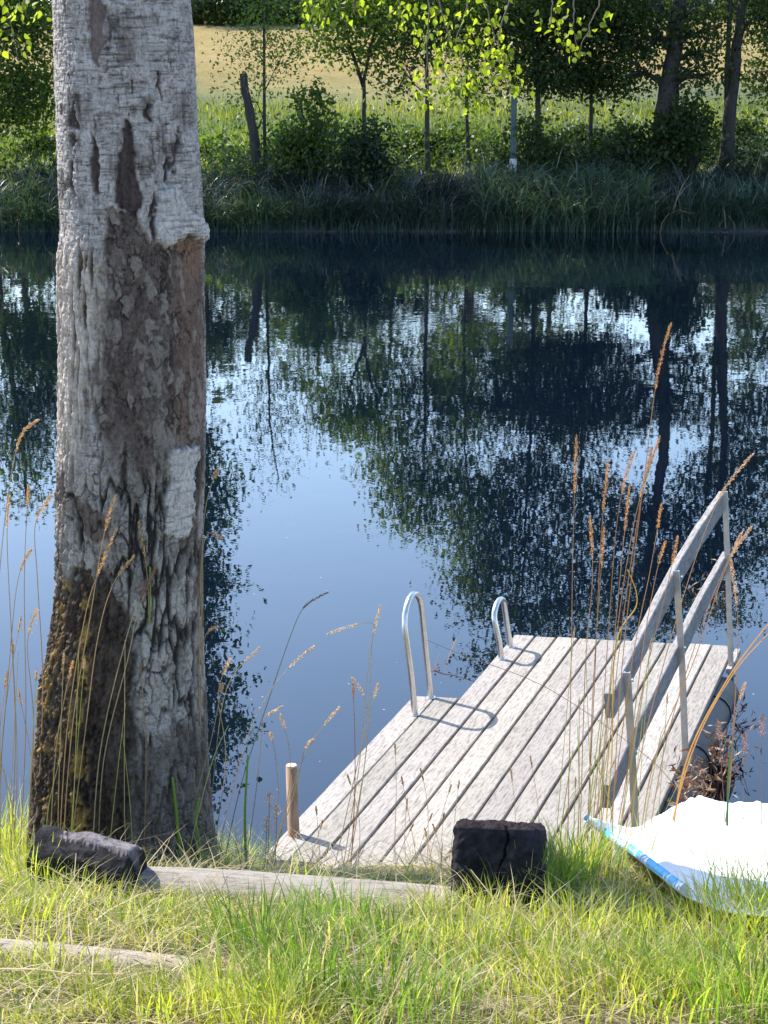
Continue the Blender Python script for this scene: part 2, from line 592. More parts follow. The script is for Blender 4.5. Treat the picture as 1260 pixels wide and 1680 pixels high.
# ------------------------------------------------------------------ trees of the far bank
S = 66.0
def FXx(px): return (px - CX) / S
def tree(name, label, trunk, blobs, Y, leaf=0.12, col=(0.055, 0.085, 0.02), r0=0.08, cat='tree', group='trees on the far bank',
         stems=None, clus=20, barkm=None, cs=0.30):
    """trunk: [(px,H)...]; blobs: [(px,H,rx,rz,n)...]"""
    bx = FXx(trunk[0][0])
    g0 = float(far_h(np.array(bx), np.array(Y)))
    root = empty(name, (bx, Y, g0), label, cat, group)
    off = Vector((-bx, -Y, -g0))
    mb = MB()
    def P(px, H, dy=0): return Vector((FXx(px), Y + dy, H)) + off
    tr = [P(trunk[0][0], g0 - 0.15)] + [P(p, h, random.uniform(-.05, .05)) for p, h in trunk[1:]]
    # finer path
    path = []
    for i in range(len(tr) - 1):
        for k in range(4):
            q = tr[i].lerp(tr[i + 1], k / 4)
            path.append(q + Vector((random.uniform(-1, 1), random.uniform(-1, 1), 0)) * r0 * 0.12)
    path.append(tr[-1])
    n = len(path)
    mb.tube(path, [r0 * (1.25 - 0.25 * min(1, i / 3)) * (1 - 0.8 * i / (n - 1)) for i in range(n)], 10, jit=0.06)
    for st in (stems or []):
        pts = [P(p, h) for p, h, r in st]
        mb.tube(pts, [r for _, _, r in st], 7, jit=0.05)
    parts = []
    for (px, H, rx, rz, cnt) in blobs:
        c = np.array(P(px, H))
        k = max(3, cnt // clus)
        cc = c + sph(k) * np.array([rx, rx * 0.9, rz])
        PP = np.repeat(cc, clus, axis=0) + RNG.normal(size=(k * clus, 3)) * np.array([cs * 1.2, cs * 1.2, cs * 0.6])
        tone = np.repeat(RNG.uniform(0.7, 1.35, k), clus)[:, None]
        parts.append(leaves(PP, leaf, np.asarray(col)[None, :] * tone))
        # limbs into the blob from the closest lower path point
        tgt = Vector(c)
        cand = [q for q in path if q.z < tgt.z - 0.2] or [path[0]]
        src = min(cand, key=lambda q: (q - tgt).length)
        midp = src.lerp(tgt, 0.5) + Vector((0, 0, 0.12))
        mb.tube([src, midp, tgt], [r0 * 0.32, r0 * 0.2, r0 * 0.1], 5)
        for j in range(0, k, max(1, k // 6)):
            q = Vector(cc[j])
            mb.tube([midp, midp.lerp(q, 0.5) + Vector((0, 0, .05)), q], [r0 * 0.14, r0 * 0.09, 0.006], 4)
    mb.build('trunk', barkm or M_farbark, root, smooth=True)
    V, Fq, C = joinnp(parts)
    npmesh('crown', V, Fq, M_leaf, root, C)
    return root

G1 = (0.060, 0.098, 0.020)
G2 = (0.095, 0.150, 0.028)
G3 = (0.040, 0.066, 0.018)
TY = 46.6
tree('bushy_tree', 'dark leafy tree on the far bank left of the big birch trunk', [(-20, 0), (-15, 2.5), (5, 5), (15, 7.2)],
     [(38, 3.2, .95, .85, 3000), (10, 2.5, 1.0, .4, 1200), (-20, 3.4, 1.1, 1.0, 1200), (20, 4.6, 1.2, .9, 2200), (60, 4.6, .6, .5, 500), (-50, 5.6, 1.4, 1.2, 1500), (20, 6.0, .9, .8, 1500), (30, 5.2, .9, .6, 800), (10, 7.2, .5, .5, 420)], TY, col=G1, r0=.12)
tree('tall_tree', 'tall narrow tree standing behind the big birch trunk on the far bank', [(300, 0), (300, 5), (290, 10), (270, 16)],
     [(250, 5.9, 1.5, .7, 2800), (255, 6.9, 1.8, .6, 3200), (250, 8.0, 1.7, .7, 3000), (245, 9.0, 1.4, .6, 2000), (255, 9.9, 1.75, .6, 3000), (250, 11.2, 1.6, .7, 3000),
      (255, 12.6, 1.9, .7, 3400), (260, 13.9, 1.9, .8, 3600), (250, 15.2, 1.6, .8, 2400), (240, 16.5, 1.0, .8, 900)], TY + 1, col=G1, r0=.2, leaf=.16)
tree('young_birch', 'slim young birch with airy light leaves, just right of the leaning dead trunk', [(437, 0), (436, 2.4), (437, 5.2), (450, 6.6)],
     [(410, 4.2, .6, .8, 420), (415, 3.0, .5, .7, 330), (470, 3.9, .6, .6, 380), (440, 4.4, .85, .8, 520), (470, 5.1, .8, .6, 420), (430, 5.4, .7, .6, 380), (450, 6.1, .4, .45, 180), (452, 6.7, .2, .3, 60)], TY - .6, leaf=.085, col=G2, r0=.055, clus=12)
tree('forked_tree', 'small tree forking low above the dark bush on the far bank', [(597, 0), (597, 2.6), (597, 3.4), (615, 4.6), (640, 7.0)],
     [(560, 4.9, .8, .6, 1300), (605, 4.0, .7, .4, 500), (620, 4.7, .9, .6, 900), (540, 4.2, .5, .4, 350), (590, 5.4, 1.1, .6, 1500), (650, 5.4, .7, .6, 700), (650, 6.4, .9, .6, 1100), (670, 7.4, .7, .6, 800), (676, 8.2, .35, .4, 200)], TY, col=G2, r0=.07,
     stems=[[(597, 3.2, .05), (575, 4.2, .04), (560, 5.2, .02)]])
tree('slim_tree', 'slim straight dark-stemmed tree right of the forked one on the far bank', [(702, 0), (700, 3.0), (699, 6.0), (690, 8.2)],
     [(670, 4.2, .6, .6, 800), (655, 3.4, .5, .6, 450), (720, 4.5, .7, .5, 800), (700, 5.6, .9, .6, 900), (730, 4.9, .6, .45, 400), (690, 6.7, .8, .6, 800), (720, 7.0, .8, .7, 700), (690, 7.9, .4, .4, 260)], TY - .3, col=G1, r0=.07)
tree('slim_tree', 'thin tree half hidden in leaves left of the slender metal post', [(772, 0), (766, 3), (770, 6), (790, 9.5)],
     [(765, 4.4, .8, .6, 1100), (770, 3.3, .6, .6, 700), (800, 5.0, .8, .4, 800), (770, 5.6, .9, .6, 800), (760, 6.9, .9, .7, 1000), (790, 8.0, 1.0, .8, 1300), (770, 8.8, .6, .5, 500), (800, 9.4, .9, .7, 900)], TY + .4, col=G2, r0=.055)
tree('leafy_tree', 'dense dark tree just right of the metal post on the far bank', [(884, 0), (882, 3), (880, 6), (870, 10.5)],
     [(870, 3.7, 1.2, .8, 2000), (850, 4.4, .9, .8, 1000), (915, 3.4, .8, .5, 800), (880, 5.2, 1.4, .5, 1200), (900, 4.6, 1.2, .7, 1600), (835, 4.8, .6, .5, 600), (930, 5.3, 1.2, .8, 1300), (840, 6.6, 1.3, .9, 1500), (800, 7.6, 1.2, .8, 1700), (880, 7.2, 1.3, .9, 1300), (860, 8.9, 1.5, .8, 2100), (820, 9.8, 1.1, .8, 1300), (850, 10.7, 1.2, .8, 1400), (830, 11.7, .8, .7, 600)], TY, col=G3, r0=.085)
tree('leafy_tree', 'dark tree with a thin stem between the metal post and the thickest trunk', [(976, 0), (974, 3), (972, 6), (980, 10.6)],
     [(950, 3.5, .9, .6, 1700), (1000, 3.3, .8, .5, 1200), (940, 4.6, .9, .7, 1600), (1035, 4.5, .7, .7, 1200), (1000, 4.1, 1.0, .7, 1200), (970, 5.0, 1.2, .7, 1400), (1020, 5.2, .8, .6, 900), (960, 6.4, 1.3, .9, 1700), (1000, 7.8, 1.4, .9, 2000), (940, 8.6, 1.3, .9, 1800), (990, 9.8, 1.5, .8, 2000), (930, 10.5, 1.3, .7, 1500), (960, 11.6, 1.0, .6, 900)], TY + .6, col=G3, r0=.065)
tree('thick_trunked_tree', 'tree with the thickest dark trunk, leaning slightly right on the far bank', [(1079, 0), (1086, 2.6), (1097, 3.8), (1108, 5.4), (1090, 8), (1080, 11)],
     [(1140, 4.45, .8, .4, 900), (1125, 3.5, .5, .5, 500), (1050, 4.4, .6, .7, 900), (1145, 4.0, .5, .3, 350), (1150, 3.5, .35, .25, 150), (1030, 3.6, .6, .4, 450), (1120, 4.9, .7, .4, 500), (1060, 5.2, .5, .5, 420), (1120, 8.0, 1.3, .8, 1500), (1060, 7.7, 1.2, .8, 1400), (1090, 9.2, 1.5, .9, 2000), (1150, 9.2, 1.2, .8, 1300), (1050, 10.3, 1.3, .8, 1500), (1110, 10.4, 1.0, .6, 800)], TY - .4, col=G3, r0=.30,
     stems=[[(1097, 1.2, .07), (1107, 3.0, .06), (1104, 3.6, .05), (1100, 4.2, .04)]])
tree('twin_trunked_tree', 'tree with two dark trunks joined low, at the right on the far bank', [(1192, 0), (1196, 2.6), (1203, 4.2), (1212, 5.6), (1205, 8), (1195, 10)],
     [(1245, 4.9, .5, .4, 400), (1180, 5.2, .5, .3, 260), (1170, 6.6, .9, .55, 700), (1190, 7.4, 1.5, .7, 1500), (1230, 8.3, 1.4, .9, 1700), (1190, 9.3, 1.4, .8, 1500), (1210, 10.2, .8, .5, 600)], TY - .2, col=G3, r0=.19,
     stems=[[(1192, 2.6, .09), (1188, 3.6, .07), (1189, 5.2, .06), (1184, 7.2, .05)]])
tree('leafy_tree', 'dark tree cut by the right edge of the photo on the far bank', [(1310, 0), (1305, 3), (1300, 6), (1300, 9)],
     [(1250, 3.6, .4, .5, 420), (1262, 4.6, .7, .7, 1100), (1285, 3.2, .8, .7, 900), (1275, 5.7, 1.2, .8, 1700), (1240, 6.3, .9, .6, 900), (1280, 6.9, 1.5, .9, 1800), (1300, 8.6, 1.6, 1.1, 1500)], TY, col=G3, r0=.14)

# leaning dead trunk
def far_thing(name, px, Y, label, cat):
    x = FXx(px); g = float(far_h(np.array(x), np.array(Y)))
    return empty(name, (x, Y, g), label, cat), x, g
r, x, g = far_thing('dead_tree', 424, TY - .8, 'leaning bare dead trunk left of the slim young birch', 'dead tree')
mb = MB()
pts = [Vector((FXx(p) - x, 0, h - g)) for p, h in [(426, .8), (422, 1.7), (416, 2.4), (408, 3.1), (403, 3.55)]]
pp = []
for i in range(len(pts) - 1):
    for k in range(3): pp.append(pts[i].lerp(pts[i + 1], k / 3) + Vector((random.uniform(-.015, .015), 0, 0)))
pp.append(pts[-1])
mb.tube(pp, [.14 - .004 * i for i in range(len(pp))], 10, jit=.12)
mb.tube([pp[5], pp[5] + Vector((.14, 0, .12)), pp[5] + Vector((.2, 0, .3))], [.04, .03, .015], 5)
mb.build('trunk', M_farbark, r, True)

# slender metal post
r, x, g = far_thing('metal_post', 838, TY - 1.2, 'slender upright grey metal post in the bank shrubs', 'post')
mb = MB()
top = at(838, 158, TY - 1.2).z - g
mb.sweep([(-.07, -.03), (.07, -.03), (.07, .03), (-.07, .03)], [(0, 0, -.2), (0, 0, top)], Vector((1, 0, 0)), Vector((0, 1, 0)), (.8, .95, .9))
mb.build('post', simple('post_paint', (.075, .10, .095), .6, nscale=8, useattr=True), r)
mb = MB(); mb.sweep([(-.085, -.045), (.085, -.045), (.085, .045), (-.085, .045)], [(0, 0, -.1), (0, 0, .75)], Vector((1, 0, 0)), Vector((0, 1, 0)), (1, 1, 1))
mb.build('base_sleeve', simple('sleeve_paint', (.62, .6, .58), .7, nscale=8), r)

# shrubs
def shrub(px, ytop, w, n, label, col=G1, Y=TY - 1, leaf=.13, extra=(), back=4.6):
    w *= 1.25; n = int(n * 1.7)
    Y += back; x = at(px, ytop, Y).x; w *= 1.1; g = float(far_h(np.array(x), np.array(Y)))
    H = at(px, ytop, Y).z - g
    root = empty('shrub', (x, Y, g), label, 'shrub', 'shrubs on the far bank')
    mb = MB(); parts = []
    bl = []
    for k in range(7):
        a = random.uniform(-1, 1)
        hh = random.uniform(.2, .75) * H * (1 - .3 * abs(a))
        bl.append((a * w * .62, random.uniform(-.4, .4), hh, w * .42, H * .28))
    bl.append((0, 0, H * .74, w * .4, H * .22))
    for ex in extra: bl.append(ex)
    for (bx, by, bz, rx, rz) in bl:
        k = max(3, n // len(bl) // 20)
        cc = np.array([bx, by, bz]) + sph(k) * np.array([rx, rx * .8, rz])
        PP = np.repeat(cc, 20, axis=0) + RNG.normal(size=(k * 20, 3)) * np.array([.2, .2, .12])
        PP[:, 2] = np.maximum(PP[:, 2], .05)
        tone = np.repeat(RNG.uniform(.7, 1.35, k), 20)[:, None]
        parts.append(leaves(PP, leaf, np.asarray(col)[None, :] * tone))
        for j in range(0, k, 3):
            q = Vector(cc[j])
            mb.tube([Vector((bx * .2, 0, -.1)), q * .55 + Vector((0, 0, .1)), q], [.03, .02, .008], 4)
    mb.build('stems', M_farbark, root)
    V, Fq, C = joinnp(parts)
    npmesh('foliage', V, Fq, M_leaf, root, C)
shrub(345, 215, .8, 700, 'low light green shrub beside the big birch trunk on the far bank', G2)
shrub(508, 120, .75, 2200, 'tall bushy shrub right of the slim young birch', G1, back=0)
shrub(470, 205, .6, 900, 'low shrub at the foot of the slim young birch', G2, Y=TY - 1.5)
shrub(612, 188, .9, 2600, 'dark rounded bush below the forked tree', (.02, .04, .022), Y=TY - 1.6, leaf=.1, back=0)
shrub(560, 185, .6, 900, 'mid green shrub between the tall bushy shrub and the dark rounded bush', G1)
shrub(680, 205, .7, 1300, 'shrub at the foot of the slim straight tree', G1)
shrub(745, 200, .9, 1700, 'wide leafy shrub left of the metal post', G1)
shrub(800, 225, .5, 600, 'small bright shrub just left of the metal post foot', G2, Y=TY - 1.6)
shrub(875, 180, .8, 1800, 'dark shrub just right of the metal post', G3, back=0)  # here and further right, the darker green stands in for shade
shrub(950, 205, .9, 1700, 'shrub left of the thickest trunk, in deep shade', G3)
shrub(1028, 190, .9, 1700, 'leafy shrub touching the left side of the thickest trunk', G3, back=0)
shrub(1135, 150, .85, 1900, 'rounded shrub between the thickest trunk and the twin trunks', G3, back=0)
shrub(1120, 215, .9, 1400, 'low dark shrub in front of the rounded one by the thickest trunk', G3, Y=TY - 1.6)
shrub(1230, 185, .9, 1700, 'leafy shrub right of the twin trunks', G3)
shrub(60, 215, .6, 900, 'low shrub under the dark tree left of the big birch trunk', G1, Y=TY + .5)

# tangled undergrowth between the trunks
n = 900
px_ = RNG.uniform(-14, 13, n); yy_ = RNG.uniform(44.2, 49.5, n)
dn = fbm(px_ * .55, yy_ * .5, o=3, seed=131)
kk = dn > -.12
px_, yy_, dn = px_[kk], yy_[kk], dn[kk]
hh2 = .25 + 1.5 * np.clip(dn + .15, 0, 1) * RNG.uniform(.5, 1.2, len(dn))
cc = np.stack([px_, yy_, far_h(px_, yy_) + hh2 * .8], -1)
m_ = 46
PP = np.repeat(cc, m_, axis=0) + RNG.normal(size=(len(cc) * m_, 3)) * np.repeat(np.stack([.28 + 0 * hh2, .25 + 0 * hh2, .18 + .25 * hh2], -1), m_, axis=0)
cu = np.array([[.035, .06, .025], [.06, .10, .025], [.09, .13, .03], [.03, .055, .035]])[RNG.integers(0, 4, len(cc))]
cu = np.where((cc[:, :1] > FXx(860)), np.array([[.022, .04, .024]]) * RNG.uniform(.7, 1.3, (len(cc), 1)), cu)  # right of the metal post, shade is put into the leaf colour
Vu = leaves(PP, .12, np.repeat(cu, m_, axis=0))
tag(npmesh('undergrowth', *Vu[:2], M_leaf, color=Vu[2]), 'tangled leafy undergrowth between the trunks on the far bank', 'undergrowth', kind='stuff')

# bank reeds and meadow
n = 30000
x = RNG.uniform(-16, 16, n)
y = 42.3 + 4.0 * RNG.uniform(0, 1, n) ** 1.0
z = far_h(x, y)
wobh = 0.8 + 0.45 * fbm(x * .5, y * .5, o=3, seed=31)
B = np.stack([x, y, z - .05], -1)
tone = fbm(x * .35, y * .6, o=3, seed=33)[:, None]
cA, cB = np.array([.024, .042, .040]), np.array([.045, .085, .050])
k = ss(-.3, .3, tone)
col = cA * (1 - k) + cB * k
dry = RNG.uniform(size=n) < .08
col[dry] = [.28, .23, .14]
wobh = wobh * (1 + .5 * fbm(x * 1.7, y * 1.7, o=2, seed=32)); azr = np.where(RNG.uniform(size=n) < .5, RNG.uniform(0, 2 * np.pi, n), fbm(x * .8, y * .8, o=2, seed=36) * 6 - np.pi / 2)
V1 = blades(B, RNG.uniform(.4, 1.25, n) * wobh, RNG.uniform(.012, .04, n), RNG.uniform(.2, 1.5, n), col, 1.1, 4, az=azr)
n = 4000      # front row drooping over the water
x = RNG.uniform(-16, 16, n); y = 42.25 + RNG.uniform(0, .7, n)
B = np.stack([x, y, np.maximum(far_h(x, y), -.05)], -1)
V2 = blades(B, RNG.uniform(.4, .9, n), RNG.uniform(.015, .035, n), RNG.uniform(.6, 1.5, n), np.array([.06, .10, .07]), 1.2, 4, az=RNG.normal(-np.pi / 2, .8, n))
n = 1500      # arching blades below the leafy tree, sunlight put into their brighter colour
x = np.array([FXx(v) for v in RNG.uniform(780, 1040, n)]); y = RNG.uniform(42.3, 45.0, n)
B = np.stack([x, y, far_h(x, y)], -1)
V3 = blades(B, RNG.uniform(.7, 1.25, n), RNG.uniform(.025, .05, n), RNG.uniform(.5, 1.4, n), np.array([.13, .19, .13]), 1.2, 5, az=RNG.normal(-np.pi / 2, 1.2, n))
tag(npmesh('bank_reeds', *joinnp([V1, V2, V3])[:2], M_reed, color=joinnp([V1, V2, V3])[2]), 'dark green reeds and tall grass lining the far water edge', 'reeds', kind='stuff')
n = 24000
y = 46 + 16 * RNG.uniform(0, 1, n) ** 1.3
x = RNG.uniform(-1, 1, n) * (y * .27 + 2)
B = np.stack([x, y, far_h(x, y)], -1)
t = ss(-.3, .3, fbm(x * .3, y * .3, o=3, seed=41))[:, None]
col = np.array([.09, .13, .025]) * (1 - t) + np.array([.18, .20, .04]) * t
Vm = blades(B, RNG.uniform(.2, .5, n), RNG.uniform(.02, .05, n), RNG.uniform(.2, .8, n), col, 1, 3)
tag(npmesh('meadow_grass', *Vm[:2], M_grass, color=Vm[2]), 'bright green meadow grass behind the far bank', 'grass', kind='stuff')

# far row of trees beyond the field
for i, (px, Y, w, h, c, lab) in enumerate([
        (335, 128, 5, 9, (.035, .06, .02), 'dark round tree at the far edge of the field, right beside the big birch trunk'),
        (420, 134, 6, 8, (.05, .085, .025), 'green tree at the far edge of the field above the dead trunk'),
        (520, 130, 6, 9, (.04, .07, .022), 'tree at the far edge of the field above the tall bushy shrub'),
        (640, 136, 7, 8, (.045, .075, .025), 'tree at the far edge of the field above the forked tree'),
        (770, 132, 6, 9, (.035, .06, .02), 'far tree beyond the field above the thin tree'),
        (900, 138, 7, 9, (.045, .075, .025), 'far tree beyond the field above the metal post'),
        (1225, 134, 5, 8, (.035, .06, .02), 'far tree beyond the field at the right end, past the twin trunks'),
        (40, 132, 6, 9, (.035, .06, .02), 'far tree beyond the field at the left end')]):
    Y -= 10; h *= 1.25; w *= 1.2; X = (px - CX) / F * (Y * 1.0)
    g = float(far_h(np.array(X), np.array(float(Y))))
    root = empty('far_tree', (X, Y, g), lab, 'tree', 'trees at the far edge of the field')
    mb = MB(); mb.tube([(0, 0, -.3), (.1, 0, h * .4), (0, 0, h * .8)], [.3, .22, .08], 8)
    parts = []
    for k in range(16):
        c0 = np.array([random.uniform(-.6, .6) * w * .6, random.uniform(-.5, .5) * w * .5, random.uniform(.1, .85) * h])
        if k > 8: c0 = np.array([(k - 12) / 3.2 * w * .95, random.uniform(-1.5, 0), random.uniform(.2, .9)])
        cc = c0 + sph(22) * np.array([w * .3, w * .3, h * (.2 if k < 9 else .09)])
        PP = np.repeat(cc, 16, axis=0) + RNG.normal(size=(22 * 16, 3)) * .4
        parts.append(leaves(PP, .42, np.asarray(c)[None, :] * np.repeat(RNG.uniform(.7, 1.3, 22), 16)[:, None]))
        mb.tube([(0, 0, h * .3), tuple(c0)], [.1, .03], 4)
    mb.build('trunk', M_farbark, root, True)
    V, Fq, C = joinnp(parts)
    npmesh('crown', V, Fq, M_leaf, root, C)

# house beyond the field, top right
HY = 150
c = at(1120, 18, HY)
g = c.z
hs = empty('house', (c.x, HY, g), 'pale house beyond the field, just showing at the top right', 'house')
mb = MB()
def box(mb, x0, x1, y0, y1, z0, z1, col=(1, 1, 1)):
    v = [(x, y, z) for z in (z0, z1) for y in (y0, y1) for x in (x0, x1)]
    mb.add(v, [(0, 2, 3, 1), (4, 5, 7, 6), (0, 1, 5, 4), (2, 6, 7, 3), (0, 4, 6, 2), (1, 3, 7, 5)], col)
box(mb, -5.5, 5.5, 0, 7, -1.5, 2.7)
mb.build('wall', simple('pale_house_wall', (.62, .68, .74), .8, nscale=2, namp=.06, stretch=(1, 1, 8)), hs)
mb = MB()
mb.add([(-6.2, -.6, 2.6), (6.2, -.6, 2.6), (6.2, 3.5, 5.2), (-6.2, 3.5, 5.2), (6.2, 7.6, 2.6), (-6.2, 7.6, 2.6)], [(0, 1, 2, 3), (3, 2, 4, 5), (0, 3, 5), (1, 4, 2), (0, 5, 4, 1)])
mb.build('roof', simple('grey_roof', (.18, .2, .23), .7, nscale=3), hs)
M_glass = simple('window_glass', (.06, .08, .1), .1, nscale=2)
for wx in (-3.6, 0.2, 3.6):
    mb = MB(); box(mb, wx - .7, wx + .7, -.05, .02, .7, 2.0); f = mb.build('window', simple('window_frame', (.8, .8, .8), .5, nscale=5, namp=.03), hs)
    mb = MB(); box(mb, wx - .6, wx + .6, -.07, -.052, .8, 1.9); mb.build('pane', M_glass, f)
mb = MB(); box(mb, -1.9, -1.0, -.06, .02, -1.5, 1.9); mb.build('door', simple('door_paint', (.5, .5, .52), .5, nscale=5), hs)

# ------------------------------------------------------------------ the big birch
TYB = 4.62
ED = [(-300, 84, 306), (0, 86, 312), (50, 90, 316), (100, 90, 320), (200, 93, 323), (300, 97, 330), (380, 101, 336), (450, 102, 334), (600, 104, 337),
      (720, 104, 336), (850, 103, 331), (930, 100, 330), (960, 94, 330), (1050, 80, 332), (1130, 62, 335), (1200, 60, 338), (1300, 52, 343), (1400, 42, 356), (1480, 20, 372)]
eY = [e[0] for e in ED]; eL = [e[1] for e in ED]; eR = [e[2] for e in ED]
rows = 1150
py = np.linspace(-150, 1500, rows)
dz = np.array([at(200, p, TYB).z for p in py])
order = np.argsort(dz)
L = np.interp(py, eY, eL); R = np.interp(py, eY, eR)
Lw = np.array([at(l, p, TYB).x for l, p in zip(L, py)]); Rw = np.array([at(r_, p, TYB).x for r_, p in zip(R, py)])
cxr, rad = (Lw + Rw) / 2, (Rw - Lw) / 2 * 0.985
# angles: dense in front. phi=0 faces the camera (-Y), +90deg = +X
ph = np.concatenate([np.linspace(-1.75, 1.75, 300), np.linspace(1.75, 2 * np.pi - 1.75, 62)[1:-1]])
na = len(ph)
PHI, PYg = np.meshgrid(ph, py)
CXg = cxr[:, None] + 0 * PHI; RADg = rad[:, None] + 0 * PHI; Zg = dz[:, None] + 0 * PHI
Cpx = ((L + R) / 2)[:, None]; Hpx = ((R - L) / 2)[:, None]
PX = Cpx + Hpx * np.sin(PHI)
ARC = PHI * 118
front = (np.cos(PHI) > -0.05)
xs_, ys_, zs_ = np.sin(PHI) * 118, np.cos(PHI) * 118, PYg
j1 = fbm(xs_ / 30, ys_ / 30, zs_ / 45, 3, 51); j2 = fbm(xs_ / 14, ys_ / 14, zs_ / 20, 3, 57)
j3 = fbm(xs_ / 5, ys_ / 5, zs_ / 9, 3, 60)
QX, QY = PX + 8 * j1 + 5 * j2 + 4.5 * j3, PYg + 14 * j1[:, ::-1] + 12 * j2 + 9 * j3
def poly(pts, soft=3.0):
    d = np.full(QX.shape, 1e9); ins = np.zeros(QX.shape, bool)
    for i in range(len(pts)):
        (x1, y1), (x2, y2) = pts[i], pts[(i + 1) % len(pts)]
        ex, ey = x2 - x1, y2 - y1
        t = np.clip(((QX - x1) * ex + (QY - y1) * ey) / (ex * ex + ey * ey + 1e-9), 0, 1)
        d = np.minimum(d, np.hypot(QX - x1 - t * ex, QY - y1 - t * ey))
        if y1 != y2:
            cr = ((y1 > QY) != (y2 > QY)) & (QX < (x2 - x1) * (QY - y1) / (y2 - y1) + x1)
            ins ^= cr
    sd = np.where(ins, d, -d)
    return ss(-soft, soft, sd) * front
one = np.ones_like(QX)
mid = poly([(190, 332), (240, 345), (262, 392), (345, 398), (350, 722), (290, 722), (282, 820), (215, 830), (180, 740), (168, 640), (172, 560), (172, 450), (186, 400)])
gash = poly([(222, 190), (232, 195), (246, 325), (240, 350), (206, 330), (210, 250)], 2)
stripe = poly([(158, -160), (188, -160), (188, 70), (176, 108), (164, 95), (162, 30)], 2)
tri = poly([(218, 48), (236, 88), (240, 110), (206, 105)], 2.5) * .7
fis = np.maximum.reduce([poly(p, 2) for p in (
    [(168, 215), (176, 230), (178, 300), (170, 312), (163, 280)], [(125, 185), (138, 178), (142, 205), (118, 214)], [(130, 220), (140, 226), (136, 236), (126, 234)],
    [(131, 268), (136, 270), (138, 322), (128, 310)], [(272, 115), (280, 130), (278, 155), (270, 145)], [(254, 168), (262, 168), (258, 198), (250, 192)],
    [(262, 300), (270, 330), (268, 395), (258, 360)], [(300, 215), (305, 240), (285, 300), (280, 295)])])
flap = poly([(272, 310), (300, 312), (330, 360), (350, 378), (350, 396), (318, 390), (300, 384), (284, 400), (272, 390), (264, 345)], 2)
orange = poly([(298, 384), (318, 386), (345, 400), (345, 470), (322, 450), (304, 412)], 4) * .85
panel = poly([(290, 722), (330, 722), (322, 800), (318, 870), (282, 860), (286, 790)], 2)
left = poly([(60, 400), (150, 395), (182, 420), (172, 560), (165, 620), (150, 700), (135, 800), (130, 930), (60, 960)], 24)
QX, QY, _qx, _qy = QX + 9 * fbm(xs_ / 9, ys_ / 9, zs_ / 30, 3, 58), QY + 30 * fbm(xs_ / 16, ys_ / 16, zs_ / 16, 3, 59), QX, QY
dark = poly([(130, 925), (175, 900), (222, 965), (238, 1050), (245, 1190), (262, 1300), (380, 1420), (380, 1520), (0, 1520), (0, 960), (95, 960)], 9)
moss = poly([(100, 960), (128, 930), (140, 1010), (128, 1100), (165, 1200), (160, 1400), (120, 1420), (60, 1200), (60, 1090), (85, 1040)], 10)
moss2 = poly([(146, 935), (160, 930), (168, 1080), (145, 1100)], 5) + poly([(148, 1110), (166, 1140), (160, 1380), (130, 1400), (140, 1200)], 5)
QX, QY = _qx, _qy
lowgrey = poly([(240, 1180), (345, 1160), (380, 1500), (240, 1500)], 14)
# plates
W = 20
f1, f2, cid = worley(PHI / (2 * np.pi) * 34 + 0.5 * j2 + .7 * j1, PYg / 52 + .7 * j1 + .45 * j2, wrap=34, seed=5)
crack = 1 - ss(0.0, 0.17 + .1 * j2, f2 - f1)
vfis = (1 - ss(0.02, 0.13, np.abs(fbm(xs_ / 24, ys_ / 24, zs_ / 120, 4, 67) + .05 * j2))) 
crack = np.clip(np.maximum(vfis, crack * (.35 + .5 * ss(-.1, .4, j1))), 0, 1)
f1b, f2b, cidb = worley(PHI / (2 * np.pi) * 64 + .8 * j2, PYg / 17 + .8 * j2, wrap=64, seed=9)
crackb = (1 - ss(0.0, 0.2, f2b - f1b)) * ss(0, .35, fbm(xs_ / 18, ys_ / 18, zs_ / 22, 3, 69))
ridge = fbm(xs_ / 7, ys_ / 7, zs_ / 70, 4, 71)
ridge2 = 1 - np.abs(fbm(xs_ / 9, ys_ / 9, zs_ / 60, 3, 77)) * 2.2
# flakes: small plates with thin ragged dark rims, broken up by noise
f1c, f2c, cidc = worley(PHI / (2 * np.pi) * 44 + .9 * j2 + .35 * j3, PYg / 34 + .7 * j2 + .4 * j3, wrap=44, seed=15)
flk = (1 - ss(0.02, 0.16, f2c - f1c)) * ss(-.15, .3, fbm(xs_ / 20, ys_ / 20, zs_ / 34, 3, 73))
f1d, f2d, cidd = worley(PHI / (2 * np.pi) * 96 + .8 * j3, PYg / 9 + .8 * j3, wrap=96, seed=19)
flk2 = (1 - ss(0.02, 0.22, f2d - f1d)) * ss(-.1, .35, fbm(xs_ / 12, ys_ / 12, zs_ / 12, 3, 75))
tick = ss(.28, .5, fbm(xs_ / 3.2, ys_ / 3.2, zs_ / 16, 2, 79)) * ss(0, .4, fbm(xs_ / 26, ys_ / 26, zs_ / 40, 2, 80) + .1)
curl = ss(.3, .55, fbm(xs_ / 13, ys_ / 13, zs_ / 3.0, 3, 83)) * ss(-.2, .3, fbm(xs_ / 40, ys_ / 40, zs_ / 30, 2, 84))
fine = fbm(xs_ / 4, ys_ / 4, zs_ / 6, 3, 81)
lent = vn(xs_ / 9, ys_ / 9, zs_ / 2.6, 87)
big = fbm(xs_ / 50, ys_ / 50, zs_ / 60, 3, 91)
low = ss(690, 800, PYg + 60 * j1) * (1 - dark)
back = (~front) * 1.0
